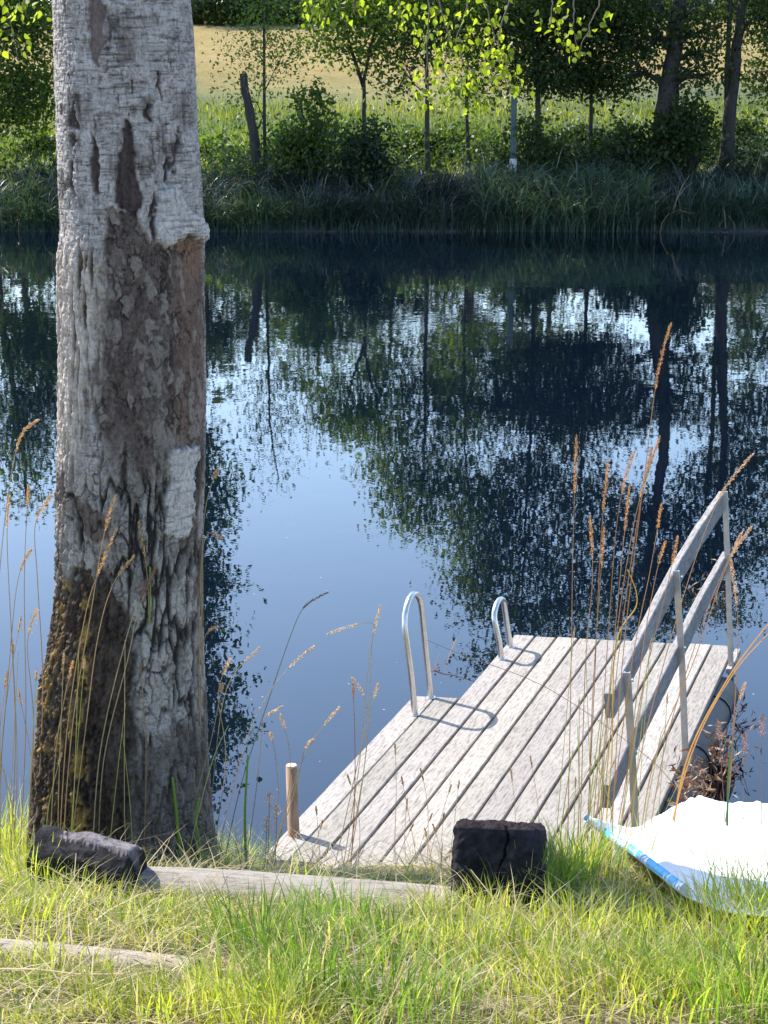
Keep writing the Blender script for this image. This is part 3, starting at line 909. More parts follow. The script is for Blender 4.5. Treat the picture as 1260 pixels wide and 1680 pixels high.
# height in metres
white = np.clip(1 - mid - gash - stripe - fis - dark - low * .8 - left * .7, 0, 1)
h = 0.0022 * fine + 0.004 * big
h = h + white * (0.003 + 0.0010 * lent - 0.003 * crack * ss(.05, .4, big))
h = h - 0.007 * gash * (1 + .5 * ridge) - 0.004 * stripe - 0.006 * fis - .003 * tri
h = h - white * (.0022 * curl + .003 * tick + .002 * flk2 + .003 * flk * ss(0, .3, big))
h = h - mid * (0.006 + 0.005 * flk + 0.003 * crackb - .003 * ridge - .003 * cidc + .0025 * flk2)
h = h + flap * 0.012 + panel * (0.006)
h = h + left * (0.013 * ridge2 - .005 * crackb + .003)
h = h + low * (1 - panel) * (0.004 - 0.010 * crack - 0.003 * crackb - .003 * flk2 + .003 * cid)
h = h + dark * (0.010 * ridge + 0.010 * big - 0.005 * crack + .006 * fine)
h = h + lowgrey * .006 * ridge
h = h - orange * .006
# colour (albedo)
def C3(*c): return np.array(c)[None, None, :]
def mixn(a, b, t): return a * (1 - t[..., None]) + b * t[..., None]
wv = (0.95 + .22 * big + .12 * fine)[..., None]
cw = C3(.48, .46, .45) * wv * (1 - .22 * ss(.1, -.4, j2))[..., None]
col = mixn(cw, C3(.17, .15, .14) + 0 * cw, ss(.0, .45, big + .5 * j2) * .7)
col = mixn(col, C3(.09, .075, .07) + 0 * cw, ss(.35, .75, lent + .3 * fine) * .5)
col = mixn(col, C3(.07, .055, .05) + 0 * cw, crack * ss(.0, .4, big) * .8)
dk_ = np.clip(.75 * curl + .8 * tick + .55 * flk2 + .8 * flk * ss(-.05, .3, big + .3 * j2), 0, 1) * white
col = mixn(col, C3(.10, .082, .076) + 0 * cw, dk_)
cb = C3(.115, .090, .080) * (.75 + .5 * cidc + .45 * fine + .35 * ridge)[..., None]
cb = mixn(cb, C3(.17, .115, .09) * (1 + .3 * fine)[..., None], ss(288, 310, QX) * .7)
cb = mixn(cb, C3(.035, .028, .026) + 0 * cw, np.clip(.85 * flk + .4 * flk2, 0, 1))
lich = np.maximum(ss(.15, .4, big + .6 * (cid - .5)) * ss(.1, .3, f2 - f1), ss(.70, .8, cidc) * ss(.1, .25, f2c - f1c) * .9)
cb = mixn(cb, C3(.30, .285, .26) + 0 * cw, lich * .5)
cb = mixn(cb, C3(.03, .025, .022) + 0 * cw, crackb * .5)
col = mixn(col, cb, np.clip(mid, 0, 1))
cs_ = C3(.16, .125, .115) * (1 + .5 * ridge)[..., None]
col = mixn(col, cs_, np.clip(stripe + tri, 0, 1))
col = mixn(col, C3(.065, .048, .046) * (1 + .8 * ridge + .5 * fine)[..., None], np.clip(gash + fis, 0, 1))
cl = mixn(C3(.52, .47, .42) * (1 + .3 * fine)[..., None], C3(.11, .075, .05) + 0 * cw, ss(.25, -.35, ridge2 - .45))
col = mixn(col, cl, left)
cp = C3(.31, .295, .275) * (0.75 + .5 * cid + .2 * fine)[..., None]
cp = mixn(cp, C3(.14, .112, .095) + 0 * cw, ss(-.05, .3, big + .4 * j2))
cp = mixn(cp, C3(.028, .024, .022) + 0 * cw, np.clip(crack + .45 * crackb + .5 * flk2, 0, 1))
col = mixn(col, cp, low)
col = mixn(col, mixn(C3(.48, .47, .465) * (1 + .15 * fine)[..., None], C3(.10, .085, .08) + 0 * cw, np.clip(.5 * curl + .5 * tick + .4 * flk2, 0, 1)), np.clip(panel + flap, 0, 1))
col = mixn(col, mixn(C3(.20, .125, .085) * (1 + .5 * fine)[..., None], C3(.03, .02, .02) + 0 * cw, np.clip(flk + .4 * flk2, 0, 1)), orange)
cd = C3(.058, .043, .034) * (1 + .9 * fine + .6 * j2 + .5 * ridge)[..., None]
col = mixn(col, cd, dark * (1 - .45 * lowgrey))
ms = np.clip(moss * ss(.0, .4, .5 * j2 + .7 * ridge + .3 * fine) * .75 + moss2 * ss(-.25, .2, j2 + .5 * fine), 0, 1)
cm = C3(.30, .20, .06) * (1 + .9 * fine + .4 * ridge)[..., None]
col = mixn(col, cm, ms * .9)
col = mixn(col, C3(.135, .118, .102) * (1 + .5 * ridge + .4 * fine)[..., None], lowgrey * .75)
h = h + ms * (.003 + .003 * fine)
col = np.clip(col * np.array([1.05, .985, .93]), .008, .62)
pap = np.clip(white + panel * .8 + flap * .5, 0, 1)
rr = RADg + h
# buttress swell at base, on the left side
VX = CXg + np.sin(PHI) * rr
VY = TYB - np.cos(PHI) * rr * (0.97)
V = np.stack([VX, VY, Zg], -1)
Cc = np.concatenate([col, pap[..., None]], -1)
# trunk continues upward out of frame to the crown
Vr = [V[::-1]]; Cr = [Cc[::-1]]
ztop = V[0, 0, 2]; cxt = cxr[0]; rt = rad[0]
extra = []
for zz, rk in [(ztop + .15, .99), (ztop + .6, .93), (6, .84), (7.5, .66), (9, .48), (10.5, .3), (12, .12)]:
    row = np.stack([cxt + .05 * (zz - ztop) + np.sin(ph) * rt * rk, TYB + .04 * (zz - ztop) - np.cos(ph) * rt * rk, np.full(na, zz)], -1)
    extra.append(row[None])
VV = np.concatenate(Vr + extra, 0)
CCc = np.concatenate([Cr[0]] + [np.repeat(Cr[0][-1:], len(extra), 0)], 0)
nr = VV.shape[0]
i = (np.arange(nr - 1)[:, None] * na + np.arange(na)[None, :])
jn = (np.arange(nr - 1)[:, None] * na + (np.arange(na)[None, :] + 1) % na)
Fq = np.stack([i, jn, jn + na, i + na], -1).reshape(-1, 4)
root = empty('birch_tree', (cxt, TYB, 1.4), 'big old birch trunk with peeling pale bark standing close by at the water edge', 'tree')
VV = VV - np.array([cxt, TYB, 1.4])
birch = npmesh('trunk', VV.reshape(-1, 3), Fq, M_bark, root, CCc.reshape(-1, 4), smooth=True)
print('trunk verts', nr * na)

# hanging branches of the birch: limb up in the crown, twigs and leaves coming down into view
def bl(p): return Vector(p) - Vector((cxt, TYB, 1.4))
BR = [  # twig paths in photo pixels, distance, leaf range
    (8.8, [(706, -130), (704, -20), (702, 60), (698, 130), (706, 168)], 34),
    (9.0, [(735, -140), (722, 0), (735, 60), (728, 110), (740, 150)], 26),
    (9.2, [(760, -160), (768, 0), (748, 70), (770, 125), (792, 182)], 44),
    (8.7, [(830, -150), (838, -10), (815, 70), (832, 110), (838, 150)], 40),
    (8.9, [(900, -120), (908, -10), (905, 28), (903, 45)], 10),
    (9.1, [(990, -140), (985, 0), (965, 50), (948, 88)], 5),
    (9.1, [(940, -120), (942, 10), (940, 50), (948, 86)], 14),
    (8.6, [(500, -140), (512, -20), (514, 30)], 12),
    (9.4, [(560, -140), (575, -20), (584, 30)], 10),
    (9.2, [(640, -140), (650, -20), (662, 50)], 14),
    (9.0, [(800, -150), (790, -10), (812, 60), (806, 120)], 24),
    (8.5, [(-30, -120), (-4, -10), (12, 20), (30, 98)], 16),
    (8.7, [(30, -130), (40, -10), (44, 30)], 10)]
tops = {}
for Yb, pth, nl in BR:
    P3 = [at(p[0], p[1], Yb) for p in pth]
    fine_p = []
    for a in range(len(P3) - 1):
        for k in range(5):
            fine_p.append(P3[a].lerp(P3[a + 1], k / 5) + Vector((random.uniform(-1, 1), random.uniform(-1, 1), 0)) * .006)
    fine_p.append(P3[-1])
    # limb from trunk
    src = Vector((cxt + .2, TYB + .15, 8.2 + random.uniform(-1, 1)))
    midp = Vector((P3[0].x * .6 + src.x * .4, Yb - .8, 8.2 + random.uniform(-.3, .6)))
    m2 = Vector((P3[0].x, Yb, 6.2))
    m = MB()
    m.tube([bl(src), bl(src.lerp(midp, .5) + Vector((0, 0, .3))), bl(midp), bl(m2), bl(P3[0])], [.03, .02, .012, .006, .0045], 6)
    m.tube([bl(p) for p in fine_p], [.0042 - .0028 * i / len(fine_p) for i in range(len(fine_p))], 5)
    ob = m.build('branch', M_twig, root, True)
    # leaves along twig in view plus sidetwigs
    pts = []
    for _ in range(int(nl * 2.3)):
        u = random.random() ** .8
        k = 5 + (len(fine_p) - 6) * u
        p = fine_p[int(k)]
        pts.append(bl(p) + Vector((random.gauss(0, .045), random.gauss(0, .05), random.gauss(-.015, .03))))
    for _ in range(26):
        p = m2.lerp(P3[0], random.random())
        pts.append(bl(p) + Vector((random.gauss(0, .2), random.gauss(0, .2), random.gauss(0, .2))))
    A = np.array([tuple(p) for p in pts])
    V_, F_, C_ = oval_leaves(A, .034, np.array([.135, .17, .022]), .45)
    npmesh('leaves', V_, F_, M_near_leaf, ob, C_)
# the crown proper, high above the frame
m = MB(); cc = []
for k in range(20):
    z0 = random.uniform(8.5, 11); a = random.uniform(0, 2 * math.pi)
    c0 = Vector((cxt + math.cos(a) * random.uniform(.5, 1.8), TYB + 1.0 + math.sin(a) * random.uniform(.5, 1.8), z0 + random.uniform(.5, 2)))
    m.tube([bl((cxt + .2, TYB + .15, z0 - 1)), bl(c0)], [.04, .01], 5)
    cc.append(tuple(bl(c0)))
m.build('limbs', M_twig, root)
cc = np.repeat(np.array(cc), 60, axis=0)
V_, F_, C_ = leaves(cc + RNG.normal(size=cc.shape) * .4, .05, np.array([.08, .13, .02]))
npmesh('crown', V_, F_, M_leaf, root, C_)

# ------------------------------------------------------------------ the dock
P0 = onz(867, 1220, .343)
yaw = math.atan((1635 - CX) / math.hypot(F, CY - HZ))
pdir = Vector((math.sin(yaw), math.cos(yaw), 0))
ldir = Vector((-math.cos(yaw), math.sin(yaw), 0))
roll = math.radians(2.6)
up = (Vector((0, 0, 1)) * math.cos(roll) + ldir * math.sin(roll)).normalized()
lft = up.cross(pdir).normalized()
DM = Matrix(((pdir.x, lft.x, up.x, P0.x), (pdir.y, lft.y, up.y, P0.y), (pdir.z, lft.z, up.z, P0.z), (0, 0, 0, 1)))
DMi = DM.inverted()
def dk(px, py, z=0.0):
    """pixel -> dock-local point on plane local z"""
    o = DMi @ Vector((0, 0, CAMZ)); d = DMi.to_3x3() @ ray(px, py)
    return o + d * ((z - o.z) / d.z)
def dkv(px, py, v):
    """pixel -> dock-local point on the plane of the leaning railing that meets the deck at y=v"""
    o = DMi @ Vector((0, 0, CAMZ)); d = DMi.to_3x3() @ ray(px, py)
    # plane: y - v = lean*z
    t = (v + LEAN * o.z - o.y) / (d.y - LEAN * d.z)
    return o + d * t
LEAN = math.tan(math.radians(2.0))
dock = bpy.data.objects.new('dock', None)
COL.objects.link(dock)
dock.matrix_world = DM
tag(dock, 'weathered pale grey plank swimming dock with a handrail and steel bathing handles', 'dock')
uF = dk(845, 1042).x; uN = dk(600, 1462).x
vL = dk(689, 1220).y; vR = dk(1132, 1220).y
print('dock', uN, uF, vL, vR, 'width', vL - vR)
X_, Y_, Z_ = Vector((1, 0, 0)), Vector((0, 1, 0)), Vector((0, 0, 1))
def plank(mb, u0, u1, v0, v1, th=.028, top=0.0, g=.0055, tone=None):
    b = .004
    w0, w1 = v0 + g, v1 - g
    prof = [(w0, -th), (w1, -th), (w1, -b), (w1 - b, 0), (w0 + b, 0), (w0, -b)]
    n = 14
    zz = random.uniform(-.0015, .0015)
    pts = [(u0 + (u1 - u0) * k / n, random.uniform(-.001, .001), top + zz + random.uniform(-.0007, .0007)) for k in range(n + 1)]
    t = tone if tone else random.uniform(.82, 1.08)
    mb.sweep(prof, pts, Y_, Z_, (t, t * random.uniform(.975, 1), t * random.uniform(.94, .99)))
mb = MB()
pw = (vL - vR) / 10
for k in range(10):
    plank(mb, uN + random.uniform(-.01, .01), uF + random.uniform(-.006, .006), vR + pw * k, vR + pw * (k + 1))
# little tongue past the railing at the far right corner
deck = mb.build('deck', M_deck, dock)

mb = MB()
u3 = dk(1189, 1098).x
plank(mb, u3 + .01, dk(1204, 1064).x, vR - .045, vR - .002)
mb.build('edge_board', M_deck, dock)
mb = MB()
o0 = dk(683, 1142); oN = dk(456, 1410)
vo = dk(603, 1220).y
for a, b in ((vL + .002, (vL + vo) / 2), ((vL + vo) / 2, vo)):
    plank(mb, oN.x, o0.x, a, b, g=.003)
mb.build('side_platform', M_deck, dock)
# crossbeams and side beam
mb = MB()
for u in [uN + .03 + k * (uF - uN - .12) / 6 for k in range(7)]:
    mb.sweep([(0, -.15), (.048, -.15), (.048, -.029), (0, -.029)], [(u, vR + .07, 0), (u, vL - .01, 0)], X_, Z_, (.75, .7, .62))
for u in (oN.x + .05, o0.x - .12):
    mb.sweep([(0, -.14), (.048, -.14), (.048, -.029), (0, -.029)], [(u, vL + .02, 0), (u, vo - .02, 0)], X_, Z_, (.6, .5, .42))
mb.build('cross_beams', M_rail, dock)
mb = MB()
mb.sweep([(-.004, -.15), (.05, -.15), (.05, -.029), (-.004, -.029)], [(oN.x, vL + .01, 0), (uF - .03, vL + .01, 0)], -1 * Y_, Z_, (.55, .5, .45))
mb.build('side_beam', M_rail, dock)
for v, e in ((vR + .01, uF - .42), (vL - .3, uF - .1)):
    mb = MB()
    r_ = .095
    us = [uN - .0, uN + .06] + [uN + .06 + k * (e - uN) / 10 for k in range(1, 10)] + [e - .05, e]
    mb.tube([(u, v, -.03 - r_) for u in us], [r_ * .6] + [r_] * (len(us) - 2) + [r_ * .55], 20)
    for k in range(4):
        u = uN + .5 + k * .75
        mb.tube([(u, v, -.03 - r_), (u + .03, v, -.03 - r_)], r_ * 1.04, 20)
    mb.build('float_pipe', M_pipe, dock, True)

# railing
def base_on_edge(py_):
    # point on the deck edge line with photo row py_
    lo, hi = -4.0, 4.0
    for _ in range(50):
        m = (lo + hi) / 2
        w = DM @ Vector((m, vR - .03, -.02))
        d = (w - Vector((0, 0, CAMZ)))
        c = d.x, d.y * math.cos(TH) - d.z * math.sin(TH), d.y * math.sin(TH) + d.z * math.cos(TH)
        yy = CY - F * c[2] / c[1]
        if yy > py_: lo = m
        else: hi = m
    return m
vb = vR - .03
posts = []
for (px, pyb, pyt, pxt) in ((1036, 1440, 1104, 1028), (1120, 1262, 940, 1107), (1190, 1097, 822, 1179)):
    u = base_on_edge(pyb)
    t = dkv(pxt, pyt, vb)
    posts.append((u, t))
    mb = MB()
    a = .014
    mb.sweep([(-a, -a), (a * .3, -a), (a * .3, -a * .55), (-a * .5, -a * .55), (-a * .5, a * .55), (a * .3, a * .55), (a * .3, a), (-a, a)],
             [(u, vb, -.13), (u, vb + LEAN * t.z * .5, t.z * .5), ((u + t.x) / 2 if abs(u - t.x) < .1 else u, vb + LEAN * t.z, t.z)], X_, Y_)
    po = mb.build('rail_post', M_galv, dock)
    for fr in (.955, .60, .012, -.06):
        mb = MB()
        hz_ = t.z * fr
        q_ = Vector((u, vb + LEAN * hz_, hz_))
        mb.tube([q_ + Vector((0, -.02, 0)), q_ + Vector((0, -.012, 0))], .008, 6, (.5, .45, .42))
        mb.build('bolt', M_galv, po)
    print('post', u, t)
def railboard(name, pts, hgt, tone):
    P = [dkv(x, y, vb + .03) for x, y in pts]
    # smooth
    Q = []
    for i in range(len(P) - 1):
        for k in range(6): Q.append(P[i].lerp(P[i + 1], k / 6))
    Q.append(P[-1])
    mb = MB()
    th = .034
    for q in Q[1:-1]:
        q += Vector((0, random.uniform(-.0015, .0015), random.uniform(-.001, .001)))
    d = Vector((0, LEAN, 1)).normalized()
    mb.sweep([(-th / 2, -hgt), (th / 2, -hgt), (th / 2, -.004), (th / 2 - .004, 0), (-th / 2 + .004, 0), (-th / 2, -.004)], Q, Y_, d, tone)
    print(name, P)
    return mb.build(name, M_rail, dock)
railboard('top_rail', [(998, 1138), (1028, 1080), (1107, 926), (1146, 862), (1184, 806)], .098, (1.15, 1.13, 1.1))
railboard('middle_rail', [(993, 1288), (1034, 1200), (1113, 1048), (1150, 975), (1190, 905)], .092, (1.1, 1.08, 1.05))

# steel bathing handles
def handle(basef, baser, htop, label=None):
    bf, br = dk(*basef), dk(*baser)
    Hh = htop
    pts = [bf + Vector((0, 0, -.05)), bf, bf + Vector((0, .012, Hh * .35)), bf + Vector((-.01, .03, Hh * .72))]
    a = bf + Vector((0, .035, Hh * .78)); c = br + Vector((0, .03, Hh * .78))
    mid_ = (a + c) / 2
    for k in range(9):
        t = math.pi * (1 - k / 8)
        pts.append(Vector((mid_.x + (c.x - a.x) / 2 * math.cos(t), mid_.y + (c.y - a.y) / 2 * math.cos(t), mid_.z + Hh * .22 * math.sin(t))))
    pts += [br + Vector((0, .018, Hh * .4)), br, br + Vector((0, 0, -.05))]
    mb = MB(); mb.tube(pts, .0165, 16)
    o = mb.build('grab_handle', M_steel, dock, True)
    for b in (bf, br):
        f = MB(); f.tube([b + Vector((0, 0, -.003)), b + Vector((0, 0, .006))], .026, 16); f.build('flange', M_steel, o, True)
handle((681, 1173), (707, 1145), .60)
# second pair stands on the outer side of the main deck
bf = dk(822, 1078); br = dk(846, 1050)
handle((823, 1082), (838, 1062), .31)

# wooden peg by the dock corner
b = onz(482, 1362, .33)
t = at(478, 1256, b.y - .01)
pg = empty('wooden_stake', (b.x, b.y, -.4), 'round brown wooden stake standing at the left near corner of the dock', 'stake')
mb = MB()
hgt = t.z + .4
mb.tube([(0, 0, -.3), (.002, 0, hgt * .5), (t.x - b.x, 0, hgt - .006)], [.026, .026, .0255], 14, jit=.04)
mb.build('shaft', M_stake, pg, True)
mb = MB(); mb.tube([(t.x - b.x, 0, hgt - .006), (t.x - b.x, 0, hgt)], [.0255, .021], 14, (2.2, 2.4, 2.6)); mb.build('cut_top', M_stake, pg, True)

# ------------------------------------------------------------------ timbers in the lawn
def gz(x, y): return float(near_h(np.array(float(x)), np.array(float(y))))
def hit(px, py):
    """pixel -> point on the near ground"""
    d = ray(px, py); lo, hi = 1.0, 4.9
    for k in range(79):
        m = 1.0 + k * .05
        p = Vector((0, 0, CAMZ)) + d * (m / d.y)
        if p.z < gz(p.x, p.y):
            hi = m; break
        lo = m
    for _ in range(24):
        m = (lo + hi) / 2
        p = Vector((0, 0, CAMZ)) + d * (m / d.y)
        if p.z > gz(p.x, p.y): lo = m
        else: hi = m
    return Vector((0, 0, CAMZ)) + d * (lo / d.y)

def log(name, A, B_, ra, rb, label, cat, mat, tone=(1, 1, 1), n=26, seg=40, squash=.8, group=None, rough=0):
    A, B_ = Vector(A), Vector(B_)
    c = (A + B_) / 2
    root_o = None
    ax = (B_ - A); Ln = ax.length; ax.normalize()
    side = Vector((0, 0, 1)).cross(ax).normalized(); upv = ax.cross(side)
    mb = MB(); vs = []; cs2 = []
    T = np.linspace(0, 1, seg); AN = np.linspace(0, 2 * np.pi, n, endpoint=False)
    TT, AA = np.meshgrid(T, AN, indexing='ij')
    nn = fbm(np.cos(AA) * 1.7 + 9, np.sin(AA) * 1.7, TT * Ln * 4, 4, 5 + int(Ln * 10)) * .10 + fbm(np.cos(AA) * 7, np.sin(AA) * 7, TT * Ln * 3, 2, 8) * .05
    if rough:
        nn = nn + rough * (fbm(np.cos(AA) * 3, np.sin(AA) * 3, TT * Ln * 16, 3, 77) * 1.2 - .35 * np.abs(fbm(np.cos(AA) * 9, np.sin(AA) * 9, TT * Ln * 5, 3, 78)) * 2 + .5 * np.maximum(0, np.cos(4 * AA + .6)) * .5)
    for i in range(seg):
        for j in range(n):
            r = (ra + (rb - ra) * T[i]) * (1 + nn[i, j])
            if i in (0, seg - 1): r *= .93
            p = A + ax * Ln * T[i] + side * math.cos(AN[j]) * r + upv * math.sin(AN[j]) * r * squash
            vs.append(p - c)
    fs = [(i * n + k, i * n + (k + 1) % n, (i + 1) * n + (k + 1) % n, (i + 1) * n + k) for i in range(seg - 1) for k in range(n)]
    fs += [tuple(reversed(range(n))), tuple((seg - 1) * n + k for k in range(n))]
    # local x along the log for the grain
    M = Matrix((ax, side, upv)).to_3x3()
    vs = [M @ v for v in vs]
    mb.add(vs, fs, tone)
    o = mb.build(name, mat, None, True)
    R3 = M.transposed().to_4x4(); R3.translation = c
    o.matrix_world = R3
    return tag(o, label, cat, group)

# long bleached log between the two dark timbers
a = hit(215, 1462); b2 = hit(760, 1492)
log('lawn_edge_log', a + Vector((-.03, .05, -.038)), b2 + Vector((.02, .05, -.044)), .088, .082, 'long bleached log lying in the grass between the two black timbers', 'log', M_log, (.95, .95, .95))
# half buried log nearer the camera
a = hit(-60, 1562); b2 = hit(318, 1590)
log('half_buried_log', a + Vector((0, .02, -.022)), b2 + Vector((0, .02, -.03)), .05, .045, 'pale half buried log in the lawn at the lower left', 'log', M_log, (1.1, 1.06, 1.0))
a = hit(520, 1612); b2 = hit(730, 1632)
log('half_buried_log', a + Vector((0, .02, -.032)), b2 + Vector((0, .02, -.04)), .05, .045, 'short pale log end nearly hidden in grass at the bottom centre', 'log', M_log, (1.0, .98, .92))
a = hit(-60, 1648); b2 = hit(120, 1656)
log('flat_stone', a + Vector((0, .02, -.035)), b2 + Vector((0, .02, -.04)), .05, .045, 'flat pale stone in the lawn at the bottom left corner', 'stone', simple('pale_stone', (.42, .38, .32), .9, nscale=30, namp=.4), (1, 1, 1), squash=.6)

# square black timber end
def timber(name, c0, wdir, ddir, w, hh, ln, label):
    """sawn block: face w x hh towards the camera, running ln along ddir, worn edges, drying cracks in the end"""
    wdir, ddir = Vector(wdir).normalized(), Vector(ddir).normalized()
    upv = wdir.cross(ddir).normalized()
    if upv.z < 0: upv = -upv
    def faceg(nu_, nv_, fn):
        U, Vg = np.meshgrid(np.linspace(-1, 1, nu_), np.linspace(-1, 1, nv_))
        P = fn(U, Vg)
        i = (np.arange(nv_ - 1)[:, None] * nu_ + np.arange(nu_ - 1)[None, :]).ravel()
        return P.reshape(-1, 3), np.stack([i, i + 1, i + nu_ + 1, i + nu_], -1)
    parts_ = []
    for fn, nu_, nv_, flip in ((lambda u, v: np.stack([u, -np.ones_like(u), v], -1), 70, 60, 0), (lambda u, v: np.stack([u, np.ones_like(u), v], -1), 20, 20, 1),
                   (lambda u, v: np.stack([u, v, np.ones_like(u)], -1), 70, 80, 0), (lambda u, v: np.stack([u, v, -np.ones_like(u)], -1), 20, 80, 1),
                   (lambda u, v: np.stack([-np.ones_like(u), v, u], -1), 60, 80, 0), (lambda u, v: np.stack([np.ones_like(u), v, u], -1), 60, 80, 1)):
        parts_.append(faceg(nu_, nv_, fn))
    Vs, Fs, o_ = [], [], 0
    for P_, F_ in parts_:
        Vs.append(P_); Fs.append(F_ + o_); o_ += len(P_)
    P_ = np.concatenate(Vs)
    q_ = P_.copy()
    # round the edges: superellipsoid
    nrm_ = (np.abs(q_) ** 12).sum(1) ** (1 / 12)
    q_ = q_ / nrm_[:, None]
    X3 = q_ * np.array([w / 2, ln / 2, hh / 2])
    d_ = fbm(X3[:, 0] * 22, X3[:, 1] * 14, X3[:, 2] * 22, 4, 301) * .010 + fbm(X3[:, 0] * 90, X3[:, 1] * 60, X3[:, 2] * 60, 3, 303) * .003
    top_ = ss(.75, 1.0, q_[:, 2])
    d_ = d_ - top_ * np.abs(fbm(X3[:, 0] * 60, X3[:, 1] * 40, X3[:, 2] * 10, 3, 305)) * .016
    end_ = (q_[:, 1] < -.9)
    cr_ = np.abs(X3[:, 0] - .012 + .02 * fbm(X3[:, 2] * 14, X3[:, 2] * 0, o=3, seed=307)) < .0022
    cr2_ = np.abs(X3[:, 0] + .045 + .015 * fbm(X3[:, 2] * 18, X3[:, 2] * 0 + 4, o=3, seed=309)) < .002
    rings_ = np.sin(np.hypot(X3[:, 0] - .05, X3[:, 2] + .09) * 420) * .0012
    d_ = d_ + end_ * (rings_ * .35 - .010 * (cr_ & (X3[:, 2] > -.02)))
    nv3 = q_ ** 11; nv3 /= np.linalg.norm(nv3, axis=1)[:, None]
    X3 = X3 + nv3 * d_[:, None]
    X3[:, 1] += ln / 2; X3[:, 2] += hh / 2
    BM = np.array([tuple(wdir), tuple(ddir), tuple(upv)])
    W3 = X3 @ BM
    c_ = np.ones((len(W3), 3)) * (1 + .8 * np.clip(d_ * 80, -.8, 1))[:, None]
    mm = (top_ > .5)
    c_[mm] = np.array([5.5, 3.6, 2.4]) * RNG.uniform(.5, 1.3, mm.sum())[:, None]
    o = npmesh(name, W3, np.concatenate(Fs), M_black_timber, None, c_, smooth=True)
    o.location = c0
    return tag(o, label, 'timber')
p = hit(812, 1492)
sc = (at(890, 1430, p.y) - at(735, 1430, p.y)).x
hh = at(812, 1362, p.y).z - p.z + .03
p.z -= .03
timber('timber_sleeper', p, (1, -.1, 0), (.1, 1, -.42), sc, hh, .55, 'square black timber end standing up in the grass at the right end of the log')
# rough round black log piece on the left
_y = hit(110, 1458).y; a = at(70, 1412, _y + .05); b2 = at(222, 1437, _y - .03)
log('charred_log', a, b2, .082, .062, 'charred black log chunk with its sunlit top painted grey beside the long bleached log', 'log', M_black_timber, (1, 1, 1), n=60, seg=60, squash=1.0, rough=.13)
o = bpy.context.scene.objects['charred_log']
# sunlight painted as a grey strip along its upper back
me = o.data
ca = me.color_attributes['Col']
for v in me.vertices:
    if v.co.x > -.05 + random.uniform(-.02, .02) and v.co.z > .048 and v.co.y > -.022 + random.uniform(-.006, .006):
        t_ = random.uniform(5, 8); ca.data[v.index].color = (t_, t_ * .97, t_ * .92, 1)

# long loose straw on the lawn
def hitp(px, py, dz_=.02):
    q = hit(px, py); return q + Vector((0, 0, dz_))
mb = MB()
q0 = hitp(-20, 1618, .035)
pts = [hitp(-20, 1618, .035), hitp(60, 1624, .04), hitp(130, 1628, .035), hitp(205, 1628, .035)]
mb.tube([p_ - q0 for p_ in pts], [.0018] * 4, 6, (.6, .5, .32))
o = mb.build('loose_straw', M_straw, None); o.location = q0
tag(o, 'long pale straw lying across the short grass at the lower left', 'straw')

# ------------------------------------------------------------------ white sheet by the dock
def sheetmat():
    m, nt, b, out = newmat('white_tarpaulin')
    v = mapping(nt, (1, 1, 1))
    n = noise(nt, v, 9, 6, .6)
    c = ramp(nt, n.outputs[0], [(.3, (.60, .60, .60)), (.7, (.68, .68, .68))])
    nt.links.new(c, b.inputs['Base Color'])
    b.inputs['Roughness'].default_value = .55
    n2 = noise(nt, v, 26, 3, .5)
    bump(nt, n2.outputs[0], b, .35, .012)
    return m
M_tarp = sheetmat()
tl = hit(1125, 1500)
tarp = empty('tarpaulin', (tl.x, tl.y, gz(tl.x, tl.y)), 'crumpled white tarpaulin heaped on the bank beside the dock, with a blue striped hem', 'tarpaulin')
# surface lofted between a lower (near) edge and an upper (far) edge
near_e = [(965, 1370), (1005, 1400), (1040, 1427), (1085, 1464), (1122, 1494), (1180, 1520), (1260, 1530), (1360, 1530), (1480, 1530)]
top_e = [(985, 1362, 4.8), (1052, 1368, 4.95), (1085, 1345, 5.05), (1122, 1325, 5.15), (1155, 1307, 5.2), (1200, 1320, 5.2), (1262, 1318, 5.2), (1360, 1330, 5.2), (1480, 1350, 5.2)]
nu, nv = 90, 60
T0 = np.linspace(0, 1, len(near_e)); tu = np.linspace(0, 1, nu)
nE = np.array([tuple(at(e[0], e[1], min(4.75, hit(e[0], e[1] + 22).y)) + Vector((0, 0, .035))) for e in near_e]); tE = np.array([tuple(at(*e)) for e in top_e])
def sm(a): return np.stack([np.interp(tu, T0, a[:, k]) for k in range(3)], -1)
def smooth1(a, it=6):
    for _ in range(it):
        a[1:-1] = (a[:-2] + 2 * a[1:-1] + a[2:]) / 4
    return a
nE, tE = smooth1(sm(nE), 3), smooth1(sm(tE), 3)
vv = np.linspace(0, 1.35, nv)
G = np.zeros((nv, nu, 3))
for i_, v in enumerate(vv):
    if v <= 1:
        P = nE * (1 - v) + tE * v
        P[:, 2] += .02 * math.sin(math.pi * v)
    else:
        P = tE.copy(); P[:, 1] += (v - 1) * .7; P[:, 2] -= (v - 1) * .9
    G[i_] = P
fold = sum(np.exp(-((G[..., 0] * math.cos(a_) + G[..., 1] * math.sin(a_) - c_) / w_) ** 2) * h_ for a_, c_, w_, h_ in ((.5, 3.2, .03, .018), (.1, 1.25, .025, .016), (-.4, -.9, .02, .014), (.9, 4.4, .03, .02), (.3, 2.3, .022, .014)))
wr = fbm(G[..., 0] * 5, G[..., 1] * 5, o=3, seed=61); wr2 = 1 - np.abs(fbm(G[..., 0] * 7 + 3, G[..., 1] * 4, o=2, seed=63)) * 2
edge = np.minimum(1, vv / .15)[:, None]
G[..., 2] += (.012 * wr + .007 * wr2 + fold) * edge
g_ = near_h(G[..., 0], G[..., 1])
G[..., 2] = np.where((vv <= 1)[:, None], np.maximum(G[..., 2], g_ + .015), G[..., 2])
